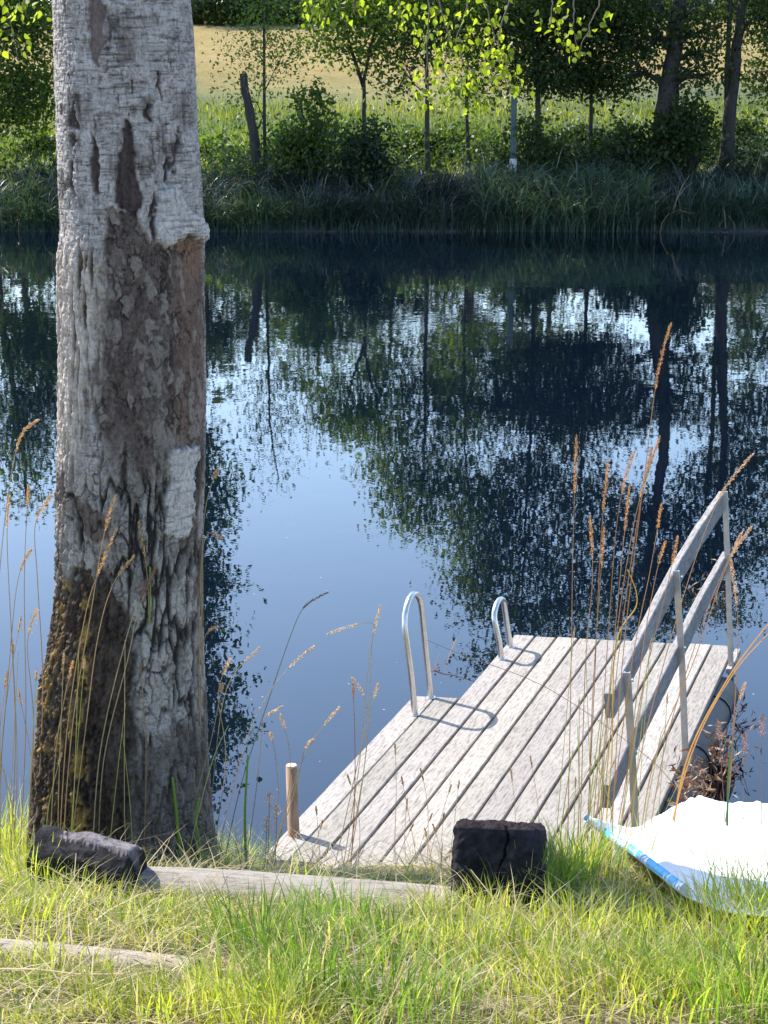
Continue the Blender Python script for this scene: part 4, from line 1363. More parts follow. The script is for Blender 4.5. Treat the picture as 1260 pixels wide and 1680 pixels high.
org = np.array([tl.x, tl.y, gz(tl.x, tl.y)])
Vv = (G - org).reshape(-1, 3)
i = (np.arange(nv - 1)[:, None] * nu + np.arange(nu - 1)[None, :]).ravel()
o = npmesh('sheet', Vv, np.stack([i, i + 1, i + nu + 1, i + nu], -1), M_tarp, tarp, smooth=True)
md = o.modifiers.new('thick', 'SOLIDIFY'); md.thickness = .004
# hem: white tube with blue band of marks
hp = [Vector(nE[k]) - Vector(org) + Vector((-.004, -.006, .016)) for k in range(0, int(nu * .53), 3)]
mb = MB(); mb.tube(hp, .0105, 14); mb.build('hem', M_tarp, tarp, True)
def hemmat():
    m, nt, b, out = newmat('blue_hem_stripe')
    v = mapping(nt, (90, 90, 20))
    n = noise(nt, v, 1, 2, .5)
    c = ramp(nt, n.outputs[0], [(.46, (.05, .28, .62)), (.54, (.70, .76, .80))])
    v2 = mapping(nt, (1, 1, 1)); n2 = noise(nt, v2, 9, 1, .5)
    k = ramp(nt, n2.outputs[0], [(.40, (0, 0, 0)), (.44, (1, 1, 1))])
    nt.links.new(mixc(nt, k, c, (.04, .36, .66)), b.inputs['Base Color'])
    b.inputs['Roughness'].default_value = .5
    return m
mb = MB()
for k in range(len(hp) - 1):
    a, c_ = hp[k], hp[k + 1]
    for t0, t1 in ((0, .93),) if k % 4 else ((0, .7),):
        pa, pb = a.lerp(c_, t0), a.lerp(c_, t1)
        ring = []
        for q in (pa, pb):
            for ang in (0, 25, 50, 75, 100):
                ra_ = math.radians(ang)
                ring.append(q + Vector((-.93 * math.cos(ra_), -.37 * math.cos(ra_), math.sin(ra_))).normalized() * .0122)
        mb.add(ring, [(j, j + 1, j + 6, j + 5) for j in range(4)])
mb.build('hem_stripe', hemmat(), tarp)
# padded bump by the rail post
q = at(1026, 1388, 4.7) - Vector(org)
mb = MB(); mb.tube([q + Vector((-.01, 0, -.1)), q + Vector((-.005, 0, -.02)), q + Vector((0, 0, .012)), q + Vector((.001, 0, .028)), q + Vector((.002, 0, .035))], [.034, .033, .03, .02, .006], 14)
mb.build('corner_roll', M_tarp, tarp, True)

# ------------------------------------------------------------------ lawn
def lawncol(x, y, n):
    a = ss(-.35, .35, fbm(x * 3.2, y * 3.2, o=3, seed=101))[:, None]
    c1, c2, c3 = np.array([.20, .24, .04]), np.array([.34, .34, .07]), np.array([.10, .17, .03])
    c = c1 * (1 - a) + c2 * a
    k = (RNG.uniform(size=len(x)) < .25)[:, None]
    return np.where(k, c3, c)
def ok_mask(x, y):
    return np.ones_like(x, bool)
parts = []
# short turf
n = 62000
y = 2.4 + 3.2 * RNG.uniform(0, 1, n); x = RNG.uniform(-1, 1, n) * (y * .30 + .45)
den = fbm(x * 4.5, y * 4.5, o=3, seed=103)
keep = (den > -.30)
# bare strips where the pale logs show
def strip(x, y, A, B_, w):
    A, B_ = np.array(A), np.array(B_); d = B_ - A; L2 = (d ** 2).sum()
    t = np.clip(((x - A[0]) * d[0] + (y - A[1]) * d[1]) / L2, 0, 1)
    return np.hypot(x - A[0] - t * d[0], y - A[1] - t * d[1]) < w
logs = [(hit(215, 1462), hit(760, 1492), .075, .07), (hit(-60, 1562), hit(318, 1590), .035, .03), (hit(560, 1612), hit(700, 1628), .03, .03), (hit(-60, 1648), hit(100, 1655), .03, .02)]
onlog = np.zeros(n, bool)
for A, B_, w, off in logs:
    onlog |= strip(x, y, (A.x, A.y + off), (B_.x, B_.y + off), w)
onlog |= strip(x, y, (hit(60, 1455).x, hit(60, 1455).y), (hit(226, 1455).x, hit(226, 1455).y), .06)
keep &= ~onlog
x, y = x[keep], y[keep]; n = len(x)
B = np.stack([x, y, near_h(x, y) - .005], -1)
c = lawncol(x, y, n)
dry = RNG.uniform(size=n) < (.16 + .22 * ss(.0, .4, fbm(x * 2.2, y * 2.2, o=2, seed=107)))
c[dry] = np.array([.40, .33, .18])
hh_ = RNG.uniform(.022, .07, n) * (1 + .4 * fbm(x * 3, y * 3, o=2, seed=109))
hh_ *= np.where((y > 4.05) & (x > -.4) & (x < .5), .4, 1)
parts.append(blades(B, hh_, RNG.uniform(.0018, .0034, n), RNG.uniform(.2, 1.4, n), c, 1, 3))
# longer tufts
def tuft(px, py_, n, spread, hmin, hmax, col=None, lean=(.15, .75), w=(.002, .0043), az=None, dry=.12):
    n = int(n * 1.35); hmin *= .82; hmax *= .80
    q = hit(px, py_)
    x = q.x + RNG.normal(0, spread, n); y = q.y + RNG.normal(0, spread * .8, n)
    m_ = np.ones(n, bool)
    for A_, B__, w_, off in logs:
        m_ &= ~strip(x, y, (A_.x, A_.y + off), (B__.x, B__.y + off), w_ + .01)
    x, y = x[m_], y[m_]; n = len(x)
    B = np.stack([x, y, near_h(x, y) - .005], -1)
    c = lawncol(x, y, n) if col is None else np.tile(np.array(col), (n, 1)) * (1 + .35 * fbm(x * 9, y * 9, o=2, seed=5)[:, None]) * np.array([1, 1, 1])
    d_ = RNG.uniform(size=n) < dry
    c[d_] = np.array([.42, .35, .2])
    dx = np.arctan2(y - q.y, x - q.x) + RNG.normal(0, .7, n)
    parts.append(blades(B, RNG.uniform(hmin, hmax, n), RNG.uniform(*w, n), RNG.uniform(*lean, n), c, 1.1, 5, az=dx if az is None else RNG.normal(az, .7, n)))
GG = [.14, .23, .04]
YG = [.29, .33, .055]
for px, py_, n, sp, h0, h1, cl_ in [
        (420, 1560, 160, .05, .10, .20, GG), (520, 1620, 260, .09, .10, .22, GG), (640, 1660, 220, .09, .08, .18, GG), (560, 1530, 120, .05, .08, .17, GG),
        (360, 1640, 140, .06, .06, .14, YG), (250, 1660, 150, .07, .06, .13, YG), (450, 1680, 200, .08, .08, .16, YG),
        (1240, 1660, 300, .10, .10, .24, GG), (1160, 1620, 200, .10, .07, .15, YG), (1050, 1590, 260, .10, .06, .13, GG), (940, 1530, 220, .09, .06, .14, YG), (1180, 1560, 200, .08, .08, .18, YG),
        (1265, 1540, 200, .07, .12, .26, YG), (900, 1470, 160, .05, .10, .2, GG), (940, 1450, 180, .06, .12, .24, GG), (760, 1540, 240, .1, .06, .14, YG), (850, 1600, 300, .12, .06, .15, YG), (720, 1500, 90, .05, .06, .13, YG),
        (130, 1480, 220, .10, .05, .11, YG), (60, 1450, 200, .08, .1, .2, YG), (20, 1500, 160, .07, .05, .11, YG), (230, 1500, 130, .07, .04, .08, GG), (1000, 1640, 260, .12, .07, .16, YG), (640, 1560, 160, .08, .07, .15, GG),
        (60, 1620, 160, .09, .025, .055, YG), (140, 1640, 160, .08, .03, .06, GG), (300, 1530, 160, .08, .03, .08, YG), (40, 1670, 160, .08, .03, .06, YG), (200, 1630, 160, .08, .03, .06, YG), (-90, 1560, 200, .15, .08, .2, YG), (1350, 1560, 250, .15, .1, .25, YG)]:
    tuft(px, py_, n, sp, h0, h1, cl_)
# taller growth at the edge of the bank, behind the log and around the birch
n = 4200
x = RNG.uniform(-2.6, 2.6, n); y = 4.2 + 1.5 * RNG.uniform(0, 1, n) ** 1.2
hs4 = np.where(x < -.35, 1.0, .45) * np.where(y > 4.7, 1.0, .8)
keep = (fbm(x * 2.5, y * 2.5, o=2, seed=121) > -.25) & ~((x > -.35) & (x < .5)) & ~((x > .55) & (x < 1.8) & (y > 4.3))
keep &= np.hypot(x - cxt, y - TYB) > .21
x, y, hs4 = x[keep], y[keep], hs4[keep]; n = len(x)
B = np.stack([x, y, near_h(x, y) - .005], -1)
c = lawncol(x, y, n); d_ = RNG.uniform(size=n) < .2; c[d_] = np.array([.42, .35, .2])
parts.append(blades(B, RNG.uniform(.08, .22, n) * hs4, RNG.uniform(.002, .005, n), RNG.uniform(.15, .9, n), c, 1.1, 5))
for px, py_, n, sp, h0, h1, cl_ in [
        (30, 1420, 140, .08, .16, .38, YG), (80, 1410, 140, .08, .14, .34, YG), (0, 1400, 160, .1, .2, .42, YG), (-60, 1400, 200, .15, .2, .45, YG), (140, 1420, 90, .06, .1, .26, [.3, .3, .08]),
        (250, 1425, 70, .05, .10, .22, YG), (310, 1425, 90, .05, .1, .24, YG), (360, 1420, 90, .05, .08, .22, YG), (180, 1430, 90, .06, .1, .24, YG), (280, 1430, 90, .06, .1, .24, GG), (330, 1430, 60, .05, .15, .30, YG), (400, 1425, 90, .04, .1, .28, GG), (450, 1425, 60, .04, .06, .16, YG),
        (500, 1460, 40, .04, .04, .12, YG), (580, 1475, 40, .05, .03, .10, YG), (670, 1480, 60, .05, .04, .13, YG), (260, 1495, 60, .06, .05, .10, YG), (420, 1500, 60, .07, .05, .10, YG), (800, 1500, 70, .06, .06, .14, YG), (870, 1480, 60, .03, .1, .2, GG), (930, 1450, 90, .05, .10, .22, YG), (975, 1450, 60, .03, .10, .24, YG),
        (1000, 1490, 60, .04, .05, .11, YG), (1060, 1530, 80, .05, .05, .12, YG), (1170, 1520, 60, .05, .10, .24, YG), (1230, 1520, 60, .05, .10, .24, YG)]:
    tuft(px, py_, n, sp, h0, h1, cl_, lean=(.05, .55), dry=.2)
# matted dry litter
n = 5500
y = 2.7 + 2.2 * RNG.uniform(0, 1, n); x = RNG.uniform(-1, 1, n) * (y * .28 + .3)
B = np.stack([x, y, near_h(x, y) + .004], -1)
parts.append(blades(B, RNG.uniform(.03, .09, n), RNG.uniform(.0015, .003, n), RNG.uniform(2.0, 4.0, n), np.array([.46, .38, .24]), .2, 3, cvar=.4))
V, Fq, C = joinnp(parts)
print('lawn faces', len(Fq))
tag(npmesh('lawn_grass', V, Fq, M_grass, color=C), 'sunlit yellow-green grass covering the near bank', 'grass', kind='stuff')

# ------------------------------------------------------------------ tall seed stalks, each its own plant
def stalk(pts, Y, hl, label, group, col=(.42, .30, .14), hw=.006, headcol=(.5, .36, .2), sw=.0011, dY=0.0, style=0):
    hw *= 1.35; sw *= 1.25
    """pts: photo-pixel path root->tip, Y distance of tip; hl head length fraction of path"""
    n = 22
    P = [at(p[0], p[1], Y + dY * (1 - i_ / (len(pts) - 1))) for i_, p in enumerate(pts)]
    # root down to the ground
    r0 = P[0]; gg = gz(r0.x, r0.y) if r0.y < 7.5 else 0
    if r0.z > gg: P = [Vector((r0.x, r0.y, gg - .02))] + P
    # catmull-rom
    Q = []
    for i_ in range(len(P) - 1):
        p0, p1, p2, p3 = P[max(i_ - 1, 0)], P[i_], P[i_ + 1], P[min(i_ + 2, len(P) - 1)]
        for k in range(n):
            t = k / n
            Q.append(.5 * ((2 * p1) + (p2 - p0) * t + (2 * p0 - 5 * p1 + 4 * p2 - p3) * t * t + (3 * p1 - p0 - 3 * p2 + p3) * t ** 3))
    Q.append(P[-1])
    cum = [0]
    for i_ in range(1, len(Q)): cum.append(cum[-1] + (Q[i_] - Q[i_ - 1]).length)
    tot = cum[-1]
    hs_ = tot - hl
    base = Q[0].copy()
    root = empty('grass_stalk', base, label, 'grass stalk', group)
    st = [q - base for q, c_ in zip(Q, cum) if c_ <= hs_ + .01][::2] + [(Q[-1] if hl < .01 else min(zip(cum, Q), key=lambda e: abs(e[0] - hs_ - .01))[1]) - base]
    mb = MB(); mb.tube(st, [sw * 1.2 - sw * .5 * i_ / len(st) for i_ in range(len(st))], 5, col); mb.build('stem', M_straw, root)
    hd = [(q, c_) for q, c_ in zip(Q, cum) if c_ >= hs_]
    if len(hd) < 3: return root
    # seed head: many small spikelets around the axis
    cen = []; ax = []
    N = int(50 + hl * 1100)
    vs, fs, cs2 = [], [], []
    for _ in range(N):
        t = random.random()
        k = t * (len(hd) - 2); i_ = int(k)
        c_ = hd[i_][0].lerp(hd[i_ + 1][0], k - i_) - base
        d = (hd[i_ + 1][0] - hd[i_][0]).normalized()
        prof = math.sin(math.pi * min(1, .12 + .88 * t)) ** .5
        rr_ = hw * (.25 + .75 * prof) * random.uniform(.3, 1) * (1 if style == 0 else random.uniform(.5, 2.6))
        a = random.uniform(0, 2 * math.pi); o1 = d.orthogonal().normalized(); o2 = d.cross(o1)
        sd = (o1 * math.cos(a) + o2 * math.sin(a))
        p0 = c_ + sd * rr_ * .3
        L_ = random.uniform(.004, .008)
        tip = p0 + d * L_ + sd * rr_ * .7
        w_ = d.cross(sd) * .0011
        m_ = (p0 + tip) / 2
        b_ = len(vs)
        vs += [p0, m_ + w_, tip, m_ - w_, m_ + sd * .0011]
        fs += [(b_, b_ + 1, b_ + 4), (b_ + 1, b_ + 2, b_ + 4), (b_ + 2, b_ + 3, b_ + 4), (b_ + 3, b_, b_ + 4)]
        f_ = random.uniform(.65, 1.35)
        cs2 += [tuple(min(.9, h_ * f_) for h_ in headcol) + (1,)] * 5
    mb = MB(); mb.add(vs, fs, cs2)
    mb.tube([q - base for q, _ in hd], [sw * .8] * len(hd), 4, col)
    mb.build('seed_head', M_straw, root)
    return root

gA = 'golden seed stalks before the dock railing'
lA = 'golden brown seed stalk in the clump rising in front of the dock'
A = dict(col=(.38, .22, .09), headcol=(.55, .34, .16))
for pts, hl in [
        ([(1000, 1440), (1020, 1100), (1055, 800), (1078, 620), (1101, 530)], .19),
        ([(930, 1440), (936, 1150), (940, 900), (946, 712)], .17),
        ([(960, 1440), (975, 1130), (985, 900), (998, 755)], .16),
        ([(965, 1440), (990, 1150), (1008, 900), (1022, 800), (1041, 740)], .13),
        ([(975, 1440), (1005, 1100), (1040, 860), (1083, 714)], .19),
        ([(980, 1440), (1012, 1100), (1045, 860), (1070, 732)], .15),
        ([(970, 1440), (1000, 1130), (1022, 900), (1033, 795)], .14),
        ([(990, 1440), (1035, 1100), (1068, 930), (1085, 826)], .08),
        ([(950, 1440), (960, 1100), (972, 950), (968, 845)], .13),
        ([(962, 1440), (972, 1150), (985, 950), (991, 865)], .12),
        ([(1010, 1440), (1050, 1100), (1075, 950), (1092, 888)], .08),
        ([(1000, 1440), (1050, 1150), (1095, 960), (1112, 880)], .09)]:
    stalk(pts, 4.9, hl, lA, gA, **A)
stalk([(985, 1440), (1003, 1250), (1010, 1060), (1045, 990), (1030, 935)], 4.95, .0, 'yellow bent grass blade arching in the golden stalk clump', None, col=(.5, .38, .06), sw=.0016)
# right side stalks
B_ = dict(col=(.40, .24, .11), headcol=(.58, .42, .28), hw=.006)
stalk([(1010, 1450), (1060, 1200), (1130, 950), (1182, 815), (1236, 744)], 4.7, .16, 'pale seed stalk rising from the far end of the top handrail', None, **B_)
stalk([(1040, 1470), (1070, 1260), (1140, 1080), (1192, 930), (1233, 864)], 4.6, .10, 'seed stalk leaning right across the far handrail post', None, **B_)
stalk([(1050, 1470), (1090, 1230), (1150, 1030), (1190, 930), (1218, 873)], 4.7, .08, 'slimmer seed stalk just left of the one leaning across the far handrail post', None, **B_)
stalk([(1180, 1500), (1195, 1300), (1209, 1100), (1210, 1010), (1199, 915)], 4.6, .13, 'upright seed stalk with a knotted stem right of the dock railing', None, **B_)
stalk([(1090, 1500), (1120, 1270), (1190, 1120), (1275, 1005)], 4.5, .02, 'orange dry straw slanting past the right side of the dock', 'orange slanting straws', col=(.55, .33, .10), sw=.0018)
stalk([(1070, 1490), (1130, 1250), (1200, 1110), (1275, 1025)], 4.55, .02, 'orange dry straw slanting past the right side of the dock', 'orange slanting straws', col=(.55, .33, .10), sw=.0015)
stalk([(1170, 1500), (1196, 1300), (1206, 1180), (1222, 1120)], 4.6, .05, 'short pale seed stalk below the slanting orange straws', None, **B_)
stalk([(1190, 1500), (1193, 1350), (1196, 1260), (1201, 1220)], 4.4, .0, 'broad upright green blade over the white tarpaulin', None, col=(.08, .17, .06), sw=.0024)
stalk([(1280, 1500), (1180, 1360), (1120, 1305), (1060, 1240), (900, 1130), (760, 1075), (700, 1050)], 4.9, .0, 'thin brown stem hanging slantwise across the deck', None, col=(.24, .16, .10), sw=.0008)
# rusty loosestrife-like stalks right edge
for k, (x0, x1, y1) in enumerate([(1185, 1178, 1180), (1215, 1222, 1200), (1245, 1250, 1170)]):
    stalk([(x0, 1480), (x0 + 4, 1350), (x1, y1)], 4.5, .07, 'wispy reddish weed stalk in front of the water at the right edge', 'reddish weed stalks at the right edge', col=(.25, .14, .11), headcol=(.32, .20, .17), hw=.006, style=1, sw=.0008)
# in front of the water between birch and dock
Cc_ = dict(col=(.42, .36, .2), headcol=(.62, .50, .34), hw=.005, sw=.0009)
stalk([(365, 1430), (395, 1290), (440, 1150), (478, 1040), (500, 995), (537, 972)], 4.75, .085, 'stalk with a dark drooping seed head above the open water', None, col=(.18, .2, .15), headcol=(.10, .09, .10), hw=.004)
stalk([(350, 1430), (400, 1230), (440, 1140), (480, 1090), (516, 1060)], 4.7, .10, 'pale stalk curving right just below the dark drooping one', None, **Cc_)
stalk([(340, 1430), (350, 1280), (372, 1130), (425, 1063)], 4.7, .06, 'pale curved stalk close right of the birch trunk', None, **Cc_)
stalk([(345, 1430), (370, 1250), (358, 1140), (378, 1080)], 4.7, .06, 'fluffy pale stalk tip touching the birch shadow edge', None, style=1, **Cc_)
stalk([(560, 1440), (590, 1250), (606, 1080), (624, 992)], 4.75, .09, 'thin upright stalk over the water left of the steel handle', None, **Cc_)
stalk([(565, 1440), (600, 1240), (610, 1060), (612, 1024), (580, 1026), (538, 1040)], 4.75, .09, 'stalk with its seed head bent over level to the left', None, **Cc_)
stalk([(545, 1440), (585, 1260), (602, 1175), (596, 1140), (578, 1112)], 4.7, .06, 'short stalk nodding left below the bent over seed head', None, **Cc_)
stalk([(570, 1440), (595, 1280), (606, 1180), (620, 1122)], 4.7, .05, 'short stalk leaning right below the bent over seed head', None, **Cc_)
stalk([(575, 1440), (582, 1300), (582, 1200), (579, 1120)], 4.7, .05, 'short reddish stalk upright between the two nodding ones', None, col=(.4, .2, .12), headcol=(.5, .3, .2), hw=.004)
stalk([(440, 1440), (478, 1300), (510, 1220), (557, 1160)], 4.6, .07, 'pale stalk leaning right above the wooden stake', None, **Cc_)
stalk([(435, 1440), (480, 1310), (500, 1230), (515, 1213)], 4.6, .04, 'short stalk just left of the wooden stake top', None, **Cc_)
stalk([(400, 1440), (420, 1300), (430, 1200), (434, 1178), (462, 1160)], 4.6, .05, 'stalk with a short head nodding right, midway between birch and stake', None, **Cc_)
stalk([(430, 1440), (468, 1330), (476, 1240), (460, 1172)], 4.65, .05, 'straight stalk whose head tilts left over the stake', None, **Cc_)
stalk([(425, 1440), (455, 1330), (452, 1240), (443, 1202)], 4.65, .03, 'small stalk head just left of the stake', None, **Cc_)
for x0, y1 in ((440, 1300), (452, 1320), (436, 1340)):
    stalk([(x0 - 5, 1440), (x0, 1400), (x0 + 2, y1)], 4.55, .05, 'fluffy beige seed tuft at the left near corner of the dock', 'fluffy beige tufts by the dock corner', col=(.4, .33, .22), headcol=(.58, .48, .38), hw=.009, style=1)
for pts in ([(645, 1450), (650, 1300), (648, 1220)], [(700, 1450), (702, 1330), (690, 1260)], [(585, 1450), (590, 1350), (570, 1270)], [(670, 1450), (664, 1380), (668, 1310)], [(880, 1450), (884, 1340), (870, 1240)], [(850, 1440), (845, 1330), (838, 1260)]):
    stalk(pts, 4.8, .04, 'thin straw standing before the near planks of the dock', 'thin straws before the near planks', col=(.45, .36, .2), headcol=(.5, .38, .25), hw=.003, sw=.0007)
for pts in ([(940, 1450), (950, 1330), (948, 1190)], [(960, 1450), (968, 1320), (985, 1180)], [(985, 1450), (988, 1300), (1000, 1215)], [(915, 1450), (922, 1350), (940, 1230)], [(1000, 1460), (1004, 1340), (975, 1240)], [(1050, 1470), (1058, 1350), (1085, 1200)]):
    stalk(pts, 4.7, .0, 'slim yellow green stem standing before the handrail', 'slim stems before the handrail', col=(.38, .38, .1), sw=.0013)
for k in range(16):
    x0 = random.uniform(890, 1075); x1 = x0 + random.uniform(-40, 70); y1 = random.uniform(1020, 1290)
    stalk([(x0, 1455), (x0 + (x1 - x0) * .3 + random.uniform(-6, 6), 1350), (x1, y1)], random.uniform(4.6, 4.85), 0 if k % 2 else .035, 'slim yellow green stem standing before the handrail', 'slim stems before the handrail', col=random.choice([(.38, .38, .1), (.42, .34, .16), (.30, .34, .10)]), headcol=(.5, .38, .25), hw=.003, sw=.0009)
for k in range(12):
    x0 = random.uniform(430, 730); x1 = x0 + random.uniform(-30, 45); y1 = random.uniform(1250, 1370)
    stalk([(x0, 1455), (x0 + (x1 - x0) * .3 + random.uniform(-6, 6), 1400), (x1, y1)], random.uniform(4.6, 4.8), .03, 'thin straw standing before the near planks of the dock', 'thin straws before the near planks', col=(.45, .36, .2), headcol=(.5, .38, .25), hw=.003, sw=.0007)
for k in range(12):
    x0 = random.uniform(-10, 230); x1 = x0 + random.uniform(-30, 70); y1 = random.uniform(1050, 1290)
    stalk([(x0, 1440), (x0 + (x1 - x0) * .3 + random.uniform(-6, 6), 1330), (x1, y1)], random.uniform(4.3, 4.42), 0 if k % 3 else .04, 'thin tangled straw at the left foot of the birch', 'tangled straws at the left foot of the birch', col=random.choice([(.42, .34, .16), (.36, .38, .10)]), headcol=(.55, .42, .25), hw=.004, sw=.0009)
# over the trunk and at the left
D_ = dict(col=(.40, .29, .14), headcol=(.60, .42, .22), hw=.006)
stalk([(100, 1440), (118, 1200), (150, 1000), (170, 880), (190, 812)], 4.4, .10, 'straw coloured stalk reaching highest over the left half of the birch trunk', None, **D_)
stalk([(95, 1440), (110, 1200), (140, 1010), (165, 930), (192, 866)], 4.4, .14, 'thick golden seed head on the birch trunk below the highest stalk', None, **D_)
stalk([(240, 1440), (244, 1200), (244, 1000), (240, 930), (228, 855)], 4.45, .10, 'stalk in the middle of the birch trunk with a straight reddish head', None, **D_)
stalk([(110, 1440), (140, 1200), (160, 1050), (185, 960), (220, 912)], 4.4, .07, 'stalk with a pale head left of the purple branched heads', None, **D_)
stalk([(160, 1440), (170, 1250), (210, 1080), (225, 1010), (256, 928)], 4.4, .09, 'stalk with a purple brown branched head on the birch trunk', 'stalks with purple branched heads', col=(.40, .33, .18), headcol=(.24, .12, .11), hw=.008, style=1)
stalk([(150, 1440), (165, 1230), (215, 1020), (246, 950)], 4.38, .07, 'stalk with a purple brown branched head on the birch trunk', 'stalks with purple branched heads', col=(.40, .33, .18), headcol=(.24, .12, .11), hw=.008, style=1)
stalk([(200, 1440), (170, 1250), (172, 1040), (196, 935)], 4.5, .09, 'pale bent stalk between the golden and the purple heads', None, **D_)
stalk([(80, 1440), (90, 1250), (105, 1150), (120, 1085)], 4.4, .05, 'short pale head low at the left foot of the birch trunk', None, **D_)
stalk([(235, 1440), (240, 1250), (235, 1150), (230, 1090)], 4.4, .03, 'short dark stalk low in the middle of the birch trunk', None, col=(.3, .2, .1), headcol=(.3, .18, .12), hw=.004)
stalk([(55, 1440), (70, 1150), (62, 960), (58, 860), (85, 812)], 4.5, .08, 'fluffy pale stalk just left of the birch trunk', None, style=1, **D_)
stalk([(15, 1440), (25, 1200), (12, 900), (15, 812)], 4.5, .10, 'upright pinkish stalk near the left edge', None, **D_)
stalk([(30, 1440), (42, 1200), (40, 950), (47, 795)], 4.5, .06, 'thin upright stalk beside the pinkish one near the left edge', None, **D_)
stalk([(-20, 1440), (-5, 1000), (25, 745), (63, 688)], 4.45, .12, 'long stalk curving in from the left edge, its head highest there', None, **D_)
stalk([(-15, 1440), (10, 1150), (28, 960), (52, 900)], 4.5, .07, 'stalk at the left edge with a head level with the widening trunk', None, **D_)
stalk([(40, 1440), (55, 1200), (45, 1060), (60, 1000)], 4.45, .07, 'fluffy pink stalk low beside the left foot of the trunk', None, style=1, **D_)
stalk([(320, 1440), (330, 1100), (334, 860), (357, 768)], 4.55, .04, 'stalk tip peeping out right of the birch trunk, uppermost', None, **D_)
stalk([(315, 1440), (325, 1200), (332, 905), (364, 882)], 4.55, .03, 'stalk tip poking right of the trunk below the uppermost', None, **D_)
stalk([(325, 1440), (328, 1200), (334, 1055), (356, 1028)], 4.55, .03, 'stalk tip right of the trunk level with its lower half', None, **D_)
stalk([(280, 1440), (340, 1240), (365, 1120)], 4.5, .03, 'stalk leaning right across the lower right side of the trunk', None, **D_)
stalk([(300, 1440), (345, 1260), (375, 1190)], 4.4, .0, 'bare straw leaning right low on the right side of the trunk', None, col=(.45, .42, .15), sw=.001)
for pts in ([(20, 1440), (28, 1250), (20, 1050)], [(50, 1440), (70, 1250), (100, 1080)], [(0, 1440), (5, 1200), (35, 1010)], [(70, 1440), (85, 1300), (150, 1050)], [(-10, 1440), (-5, 1250), (12, 1100)], [(90, 1440), (100, 1300), (78, 1130)], [(120, 1440), (150, 1280), (205, 1130)], [(60, 1440), (60, 1300), (30, 1130)]):
    stalk(pts, 4.5, .05, 'thin tangled straw at the left foot of the birch', 'tangled straws at the left foot of the birch', col=(.42, .34, .16), headcol=(.55, .42, .25), hw=.004, sw=.0009)
for pts, w in (([(240, 1440), (238, 1300), (246, 1010), (246, 930)], .0018), ([(130, 1420), (120, 1250), (160, 1130)], .003), ([(300, 1440), (290, 1340), (283, 1275)], .004), ([(340, 1440), (322, 1350), (327, 1310)], .003), ([(405, 1440), (402, 1340), (407, 1238)], .0028), ([(215, 1440), (222, 1350), (217, 1280)], .003)):
    stalk(pts, 4.45, 0, 'tall fresh green blade rising along the front of the birch', 'fresh green blades before the birch', col=(.22, .36, .05), sw=w)

# dry rusty weeds at the dock side
def weed(px, py_, Y, n, spr, label, zb):
    c0 = at(px, py_, Y)
    root = empty('dry_weed_clump', (c0.x, c0.y, zb), label, 'dry weeds')
    m = n
    P = np.array([0, 0, c0.z - zb]) + RNG.normal(size=(m, 3)) * np.array(spr)
    P[:, 2] = np.maximum(P[:, 2], .0)
    colr = np.array([[.16, .08, .05], [.24, .15, .09], [.10, .055, .04], [.36, .29, .20]])[RNG.integers(0, 4, m)]
    V_, F_, C_ = leaves(P, .05, colr, .3, asp=.22)
    npmesh('leaves', V_, F_, M_straw, root, C_)
    mb = MB()
    for k in range(16):
        t = Vector(P[random.randrange(m)])
        mb.tube([Vector((random.gauss(0, .04), random.gauss(0, .04), -.1)), t * .5 + Vector((random.gauss(0, .02), 0, .02)), t], [.003, .002, .001], 4, (.35, .18, .1))
    mb.build('stems', M_straw, root)
weed(1165, 1245, 8.4, 260, (.07, .12, .06), 'rusty brown dry weeds growing in the water along the right side of the dock', -.05)
weed(1140, 1290, 7.6, 200, (.05, .1, .06), 'dry brown weeds where the dock meets the white tarpaulin', .0)
weed(1190, 1165, 9.4, 160, (.08, .2, .05), 'dark brown dead leaves floating right of the dock, half way out', -.02)
weed(1160, 1010, 12.0, 260, (.14, .1, .12), 'reddish weed clump standing in the water beyond the far end of the dock', -.1)
weed(990, 1040, 12.3, 60, (.10, .1, .08), 'small yellowish weed clump behind the middle of the far dock edge', -.1)

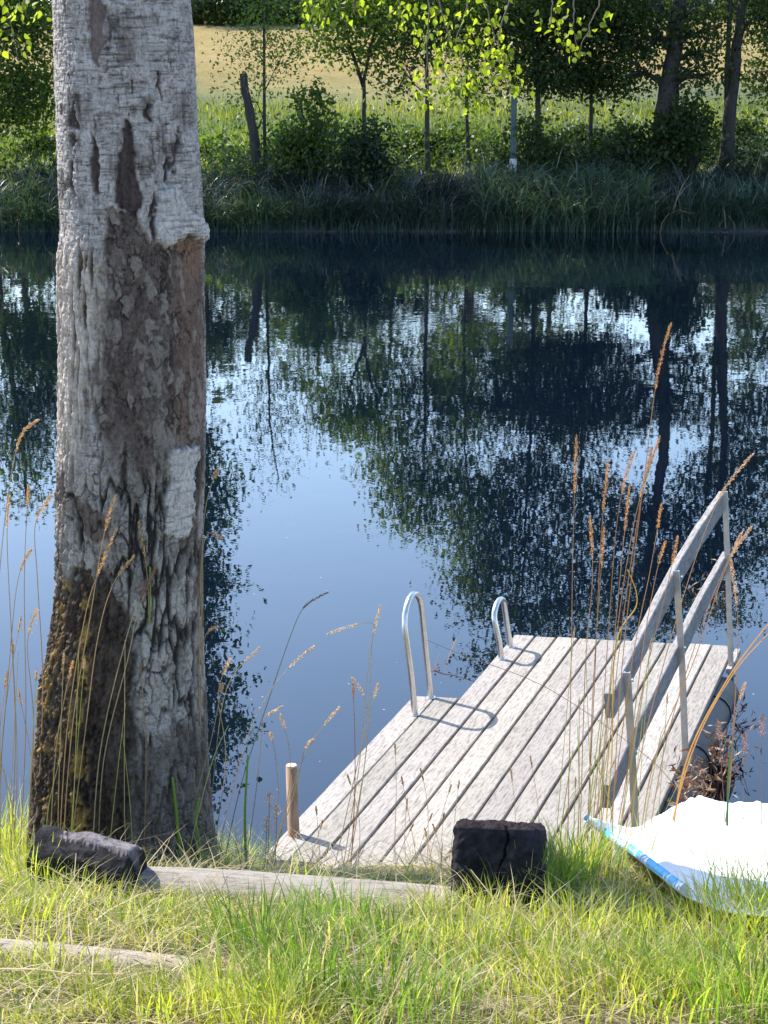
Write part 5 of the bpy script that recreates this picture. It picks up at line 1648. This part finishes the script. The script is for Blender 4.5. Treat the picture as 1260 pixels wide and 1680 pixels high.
# dry twig caught on the handle
q0 = DM @ dk(701, 1102, .0)
a = at(700, 1100, 9.8); mb = MB()
pts = [at(700, 1101, 9.8), at(712, 1100, 9.8), at(728, 1106, 9.8), at(745, 1108, 9.9), at(790, 1122, 9.9), at(850, 1140, 9.85)]
mb.tube([p_ - a for p_ in pts], [.004, .006, .003, .002, .0015, .001], 6, (.42, .22, .14), jit=.3)
mb.tube([pts[1] - a, at(717, 1085, 9.8) - a, at(722, 1072, 9.8) - a], [.003, .002, .001], 5, (.5, .36, .2))
mb.tube([pts[2] - a, at(737, 1075, 9.8) - a, at(748, 1050, 9.8) - a], [.001, .002, .0035], 5, (.6, .42, .22))
o = mb.build('dry_twig', M_straw, None); o.location = a
tag(o, 'thin reddish dry twig caught on the left steel handle', 'twig')

# white flower and floating specks
q = at(228, 1275, 4.4)
c_ = at(114, 1276, 4.6)
fl = empty('white_flower', (c_.x, c_.y, gz(c_.x, c_.y)), 'single small white flower in the grass at the left foot of the birch', 'flower')
mb = MB(); top = Vector((0, 0, c_.z - gz(c_.x, c_.y)))
mb.tube([(0, 0, 0), top], [.0012, .0009], 5, (.25, .35, .08)); mb.build('stem', M_straw, fl)
mb = MB()
for k in range(5):
    a_ = k * 2 * math.pi / 5; d = Vector((math.cos(a_), math.sin(a_) * .6, .45)).normalized(); s_ = Vector((-math.sin(a_), math.cos(a_), 0))
    mb.add([top, top + d * .007 + s_ * .004, top + d * .012, top + d * .007 - s_ * .004], [(0, 1, 2, 3)], (.85, .85, .85))
mb.build('petals', M_tarp, fl)
mb = MB()
for k in range(240):
    x_ = random.uniform(-1.2, 2.6); y_ = random.uniform(8.5, 22)
    if k < 90: x_, y_ = random.uniform(1.3, 2.0), random.uniform(7.2, 9.6)
    r_ = random.uniform(.002, .006)
    mb.add([(x_ + r_ * math.cos(a_) * random.uniform(.6, 1.6), y_ + r_ * math.sin(a_), .003) for a_ in [k2 * math.pi / 3 for k2 in range(6)]], [tuple(range(6))], (.6, .58, .5))
tag(mb.build('floating_specks', M_straw), 'tiny pale specks of pollen and petals floating on the river', 'specks', kind='stuff')
